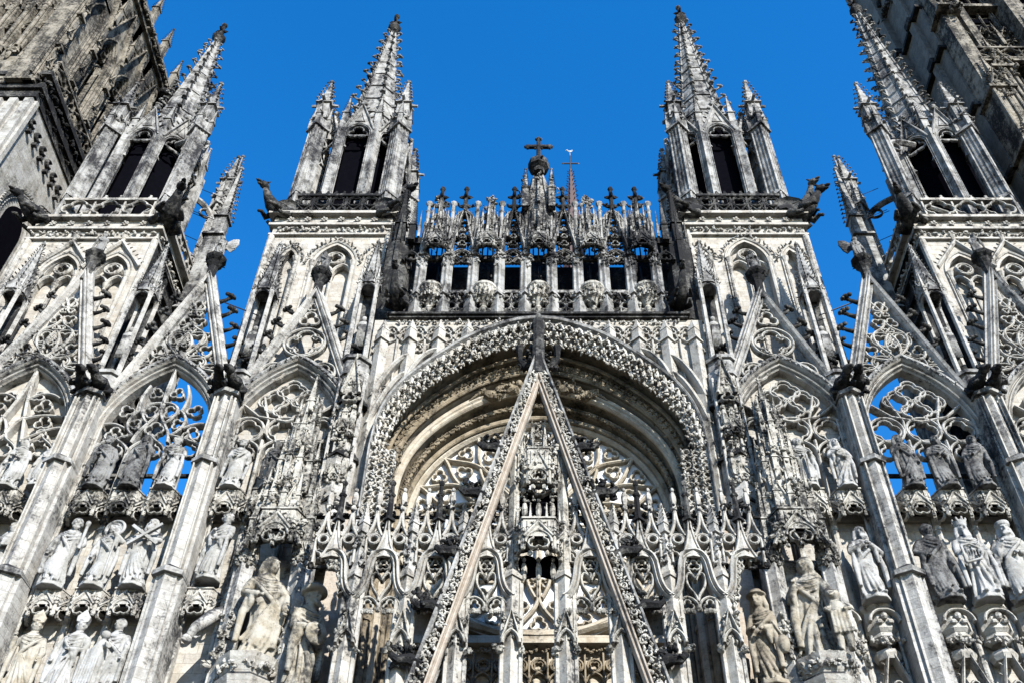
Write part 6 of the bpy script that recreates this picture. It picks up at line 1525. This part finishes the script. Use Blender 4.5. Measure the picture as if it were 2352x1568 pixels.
# second tier
Z2=23.42; Y2=-.42
statue(-20.55,Y2,Z2-.2,3.15,6,'hooded statue clasping a bundle at the left edge, second tier down',hair='hood',folds=9,extra=(X_book(.05,-.15,.62,.09),))
statue(-18.2,Y2,Z2,3.15,10,'bearded saint statue carrying a knobbed club upright beside him','statue',hair='short',beard=.06,folds=11,R=((.2,-.06,.60),(.19,-.14,.50)),extra=(X_staff(.20,-.16,.46,.84,.022,.035),))
statue(-16.65,Y2,Z2,2.85,5,'saint statue with a round halo behind the head, one hand at the mouth',hair='long',hat='halo',folds=9,lean=.05,R=((.18,-.08,.68),(.05,-.15,.80)),extra=(X_staff(.13,-.13,.1,.78,.016),))
def _xc(c):
    for s_ in (-1,1):
        d=Vector((s_*.19,0,.15)); p=Vector((.03,-.165,.66)); n=Vector((0,-1,0)).cross(d).normalized()*.019
        v=[tuple(p+a*d*(1 if a>0 else 1.0)+b*n+Vector((0,yy,0))) for yy in (-.025 if s_>0 else -.018,.015) for a,b in ((-1,-1),(1,-1),(1,1),(-1,1))]
        c.add(v,[(0,1,2,3),(7,6,5,4),(0,4,5,1),(1,5,6,2),(2,6,7,3),(3,7,4,0)])
statue(-15.15,Y2,Z2,3.1,-3,'bearded striding saint statue holding an X-shaped cross against the chest',hair='long',beard=.08,folds=7,child=('cross','statue',_xc),L=((-.19,-.08,.62),(-.10,-.15,.58)),R=((.19,-.08,.62),(.12,-.15,.60)))
statue(-12.4,Y2,Z2+.3,3.0,-25,'curly-haired statue leaning right with hands to the chest, left of the caped figure',hair='curly',folds=6,lean=.06,L=((-.16,-.07,.62),(.0,-.14,.68)),turn=1)
statue(12.45,Y2,22.85,3.3,8,'white-haired bearded statue with hands joined on a leaf-banded round console',hair='long',beard=.07,folds=6,L=((-.19,-.06,.60),(-.02,-.15,.68)),R=((.19,-.06,.60),(.02,-.15,.68)))
statue(15.2,Y2,22.85,3.4,6,'bare-headed robed statue with swept drapery on the console beside the right inner buttress','darkstatue',hair='short',fat=1.1,folds=11,lean=-.05,L=((-.2,-.04,.58),(-.12,-.13,.5)))
statue(16.6,Y2,22.85,3.45,0,'crowned bearded king statue with a harp at his side',hair='long',beard=.12,hat='crown',fat=1.05,folds=4,extra=(X_harp,))
statue(18.1,Y2,22.85,3.4,-6,'stout statue in a flat cap and toga folds, outermost of the console row',hair='long',hat='flat',fat=1.2,folds=11,beard=.05)
# third tier, lower left
Z3=18.95
statue(-18.05,Y2,Z3,2.95,10,'mitred bishop statue raising one hand, outermost in the lowest left row','bigstatue',hair='short',hat='mitre',folds=5,L=((-.2,-.04,.6),(-.17,-.13,.72)))
statue(-16.55,Y2,Z3,2.95,0,'mitred bishop statue with a smooth cope, middle of the lowest left row','statue',hair='short',hat='mitre',fat=1.1,folds=3)
statue(-15.0,Y2,Z3,3.0,-8,'bare-headed saint statue with a smaller bowed figure in front, lowest left row','statue',hair='short',folds=7,extra=(X_second,))
# the large figures flanking the portal
statue(-9.75,-1.75,19.42,4.25,22,'large cream statue of a long-haired caped figure on the left canopied pier','bigstatue',hair='long',fat=.88,folds=9,turn=2,lean=.03,L=((-.2,-.04,.6),(-.06,-.15,.55)),R=((.2,-.05,.6),(.16,-.14,.42)),group='large statues flanking the portal')
statue(-8.0,-1.75,18.3,4.0,38,'large turbaned statue with a round shield, left of the screen of pillars','bigstatue',hair='short',beard=.05,hat='turban',fat=.8,folds=4,turn=2,extra=(X_shield,),group='large statues flanking the portal')
statue(7.85,-1.55,18.7,3.6,-25,'large brownish statue in a round hat with a bag, right of the screen of pillars','tanstatue',hair='long',hat='brim',fat=.72,folds=6,lean=-.03,turn=-1,extra=(X_bag,),group='large statues flanking the portal')
statue(9.55,-1.75,19.42,4.2,-14,'large pale statue of a veiled woman with a child pressed against her','bigstatue',hair='hood',fat=.86,folds=5,turn=-1,R=((.2,-.08,.6),(.17,-.17,.52)),extra=(X_child,),group='large statues flanking the portal')
# figures on the gable tops
G='figures on the gable tops'
statue(-23.1,.15,44.55,1.75,0,'small robed statue on the pedestal of the leftmost gable','darkstatue',G,hair='short')
statue(-16.75,.15,44.25,1.85,-15,'winged angel statue on the left open gable, standing against blue sky','statue',G,hair='curly',folds=4,extra=(X_wings,))
statue(-11.1,.15,43.05,1.7,0,'small grey statue on the left rose gable in front of a blind turret window','darkstatue',G,hair='long')
statue(11.1,.15,43.05,1.75,0,'small grey statue on the right rose gable in front of a blind turret window','darkstatue',G,hair='short',beard=.05)
statue(16.75,.15,44.15,1.85,15,'winged angel statue on the right open gable, standing against blue sky','darkstatue',G,hair='curly',folds=4,extra=(X_wings,))
statue(23.1,.15,44.55,1.75,0,'small robed statue on the rightmost gable pedestal','darkstatue',G,hair='hood')
b=MB(); b.tube([(-10.75,.2,22.7),(-11.1,-.7,22.2),(-11.5,-1.4,21.5),(-11.8,-1.9,20.7),(-11.85,-2.15,20.2)],[.26,.27,.26,.2,.13],10); b.ell((-11.85,-2.25,20.05),(.17,.24,.17),8,6); b.ell((-11.87,-2.45,19.9),(.09,.16,.07),6,4)
for q in (-.13,.13): b.tube([(-11.8+q,-2.1,20.2),(-11.8+q*1.8,-1.9,20.4)],[.06,.02],5); b.tube([(-11.2+q,-.9,22.0),(-11.25+q*2.2,-1.2,21.6),(-11.35+q*2,-1.5,21.5)],[.12,.09,.05],5)
tag(obj('gargoyle',b,'pier',None,True),'long thin pale gargoyle bending down beside the caped figure on the left','gargoyle')
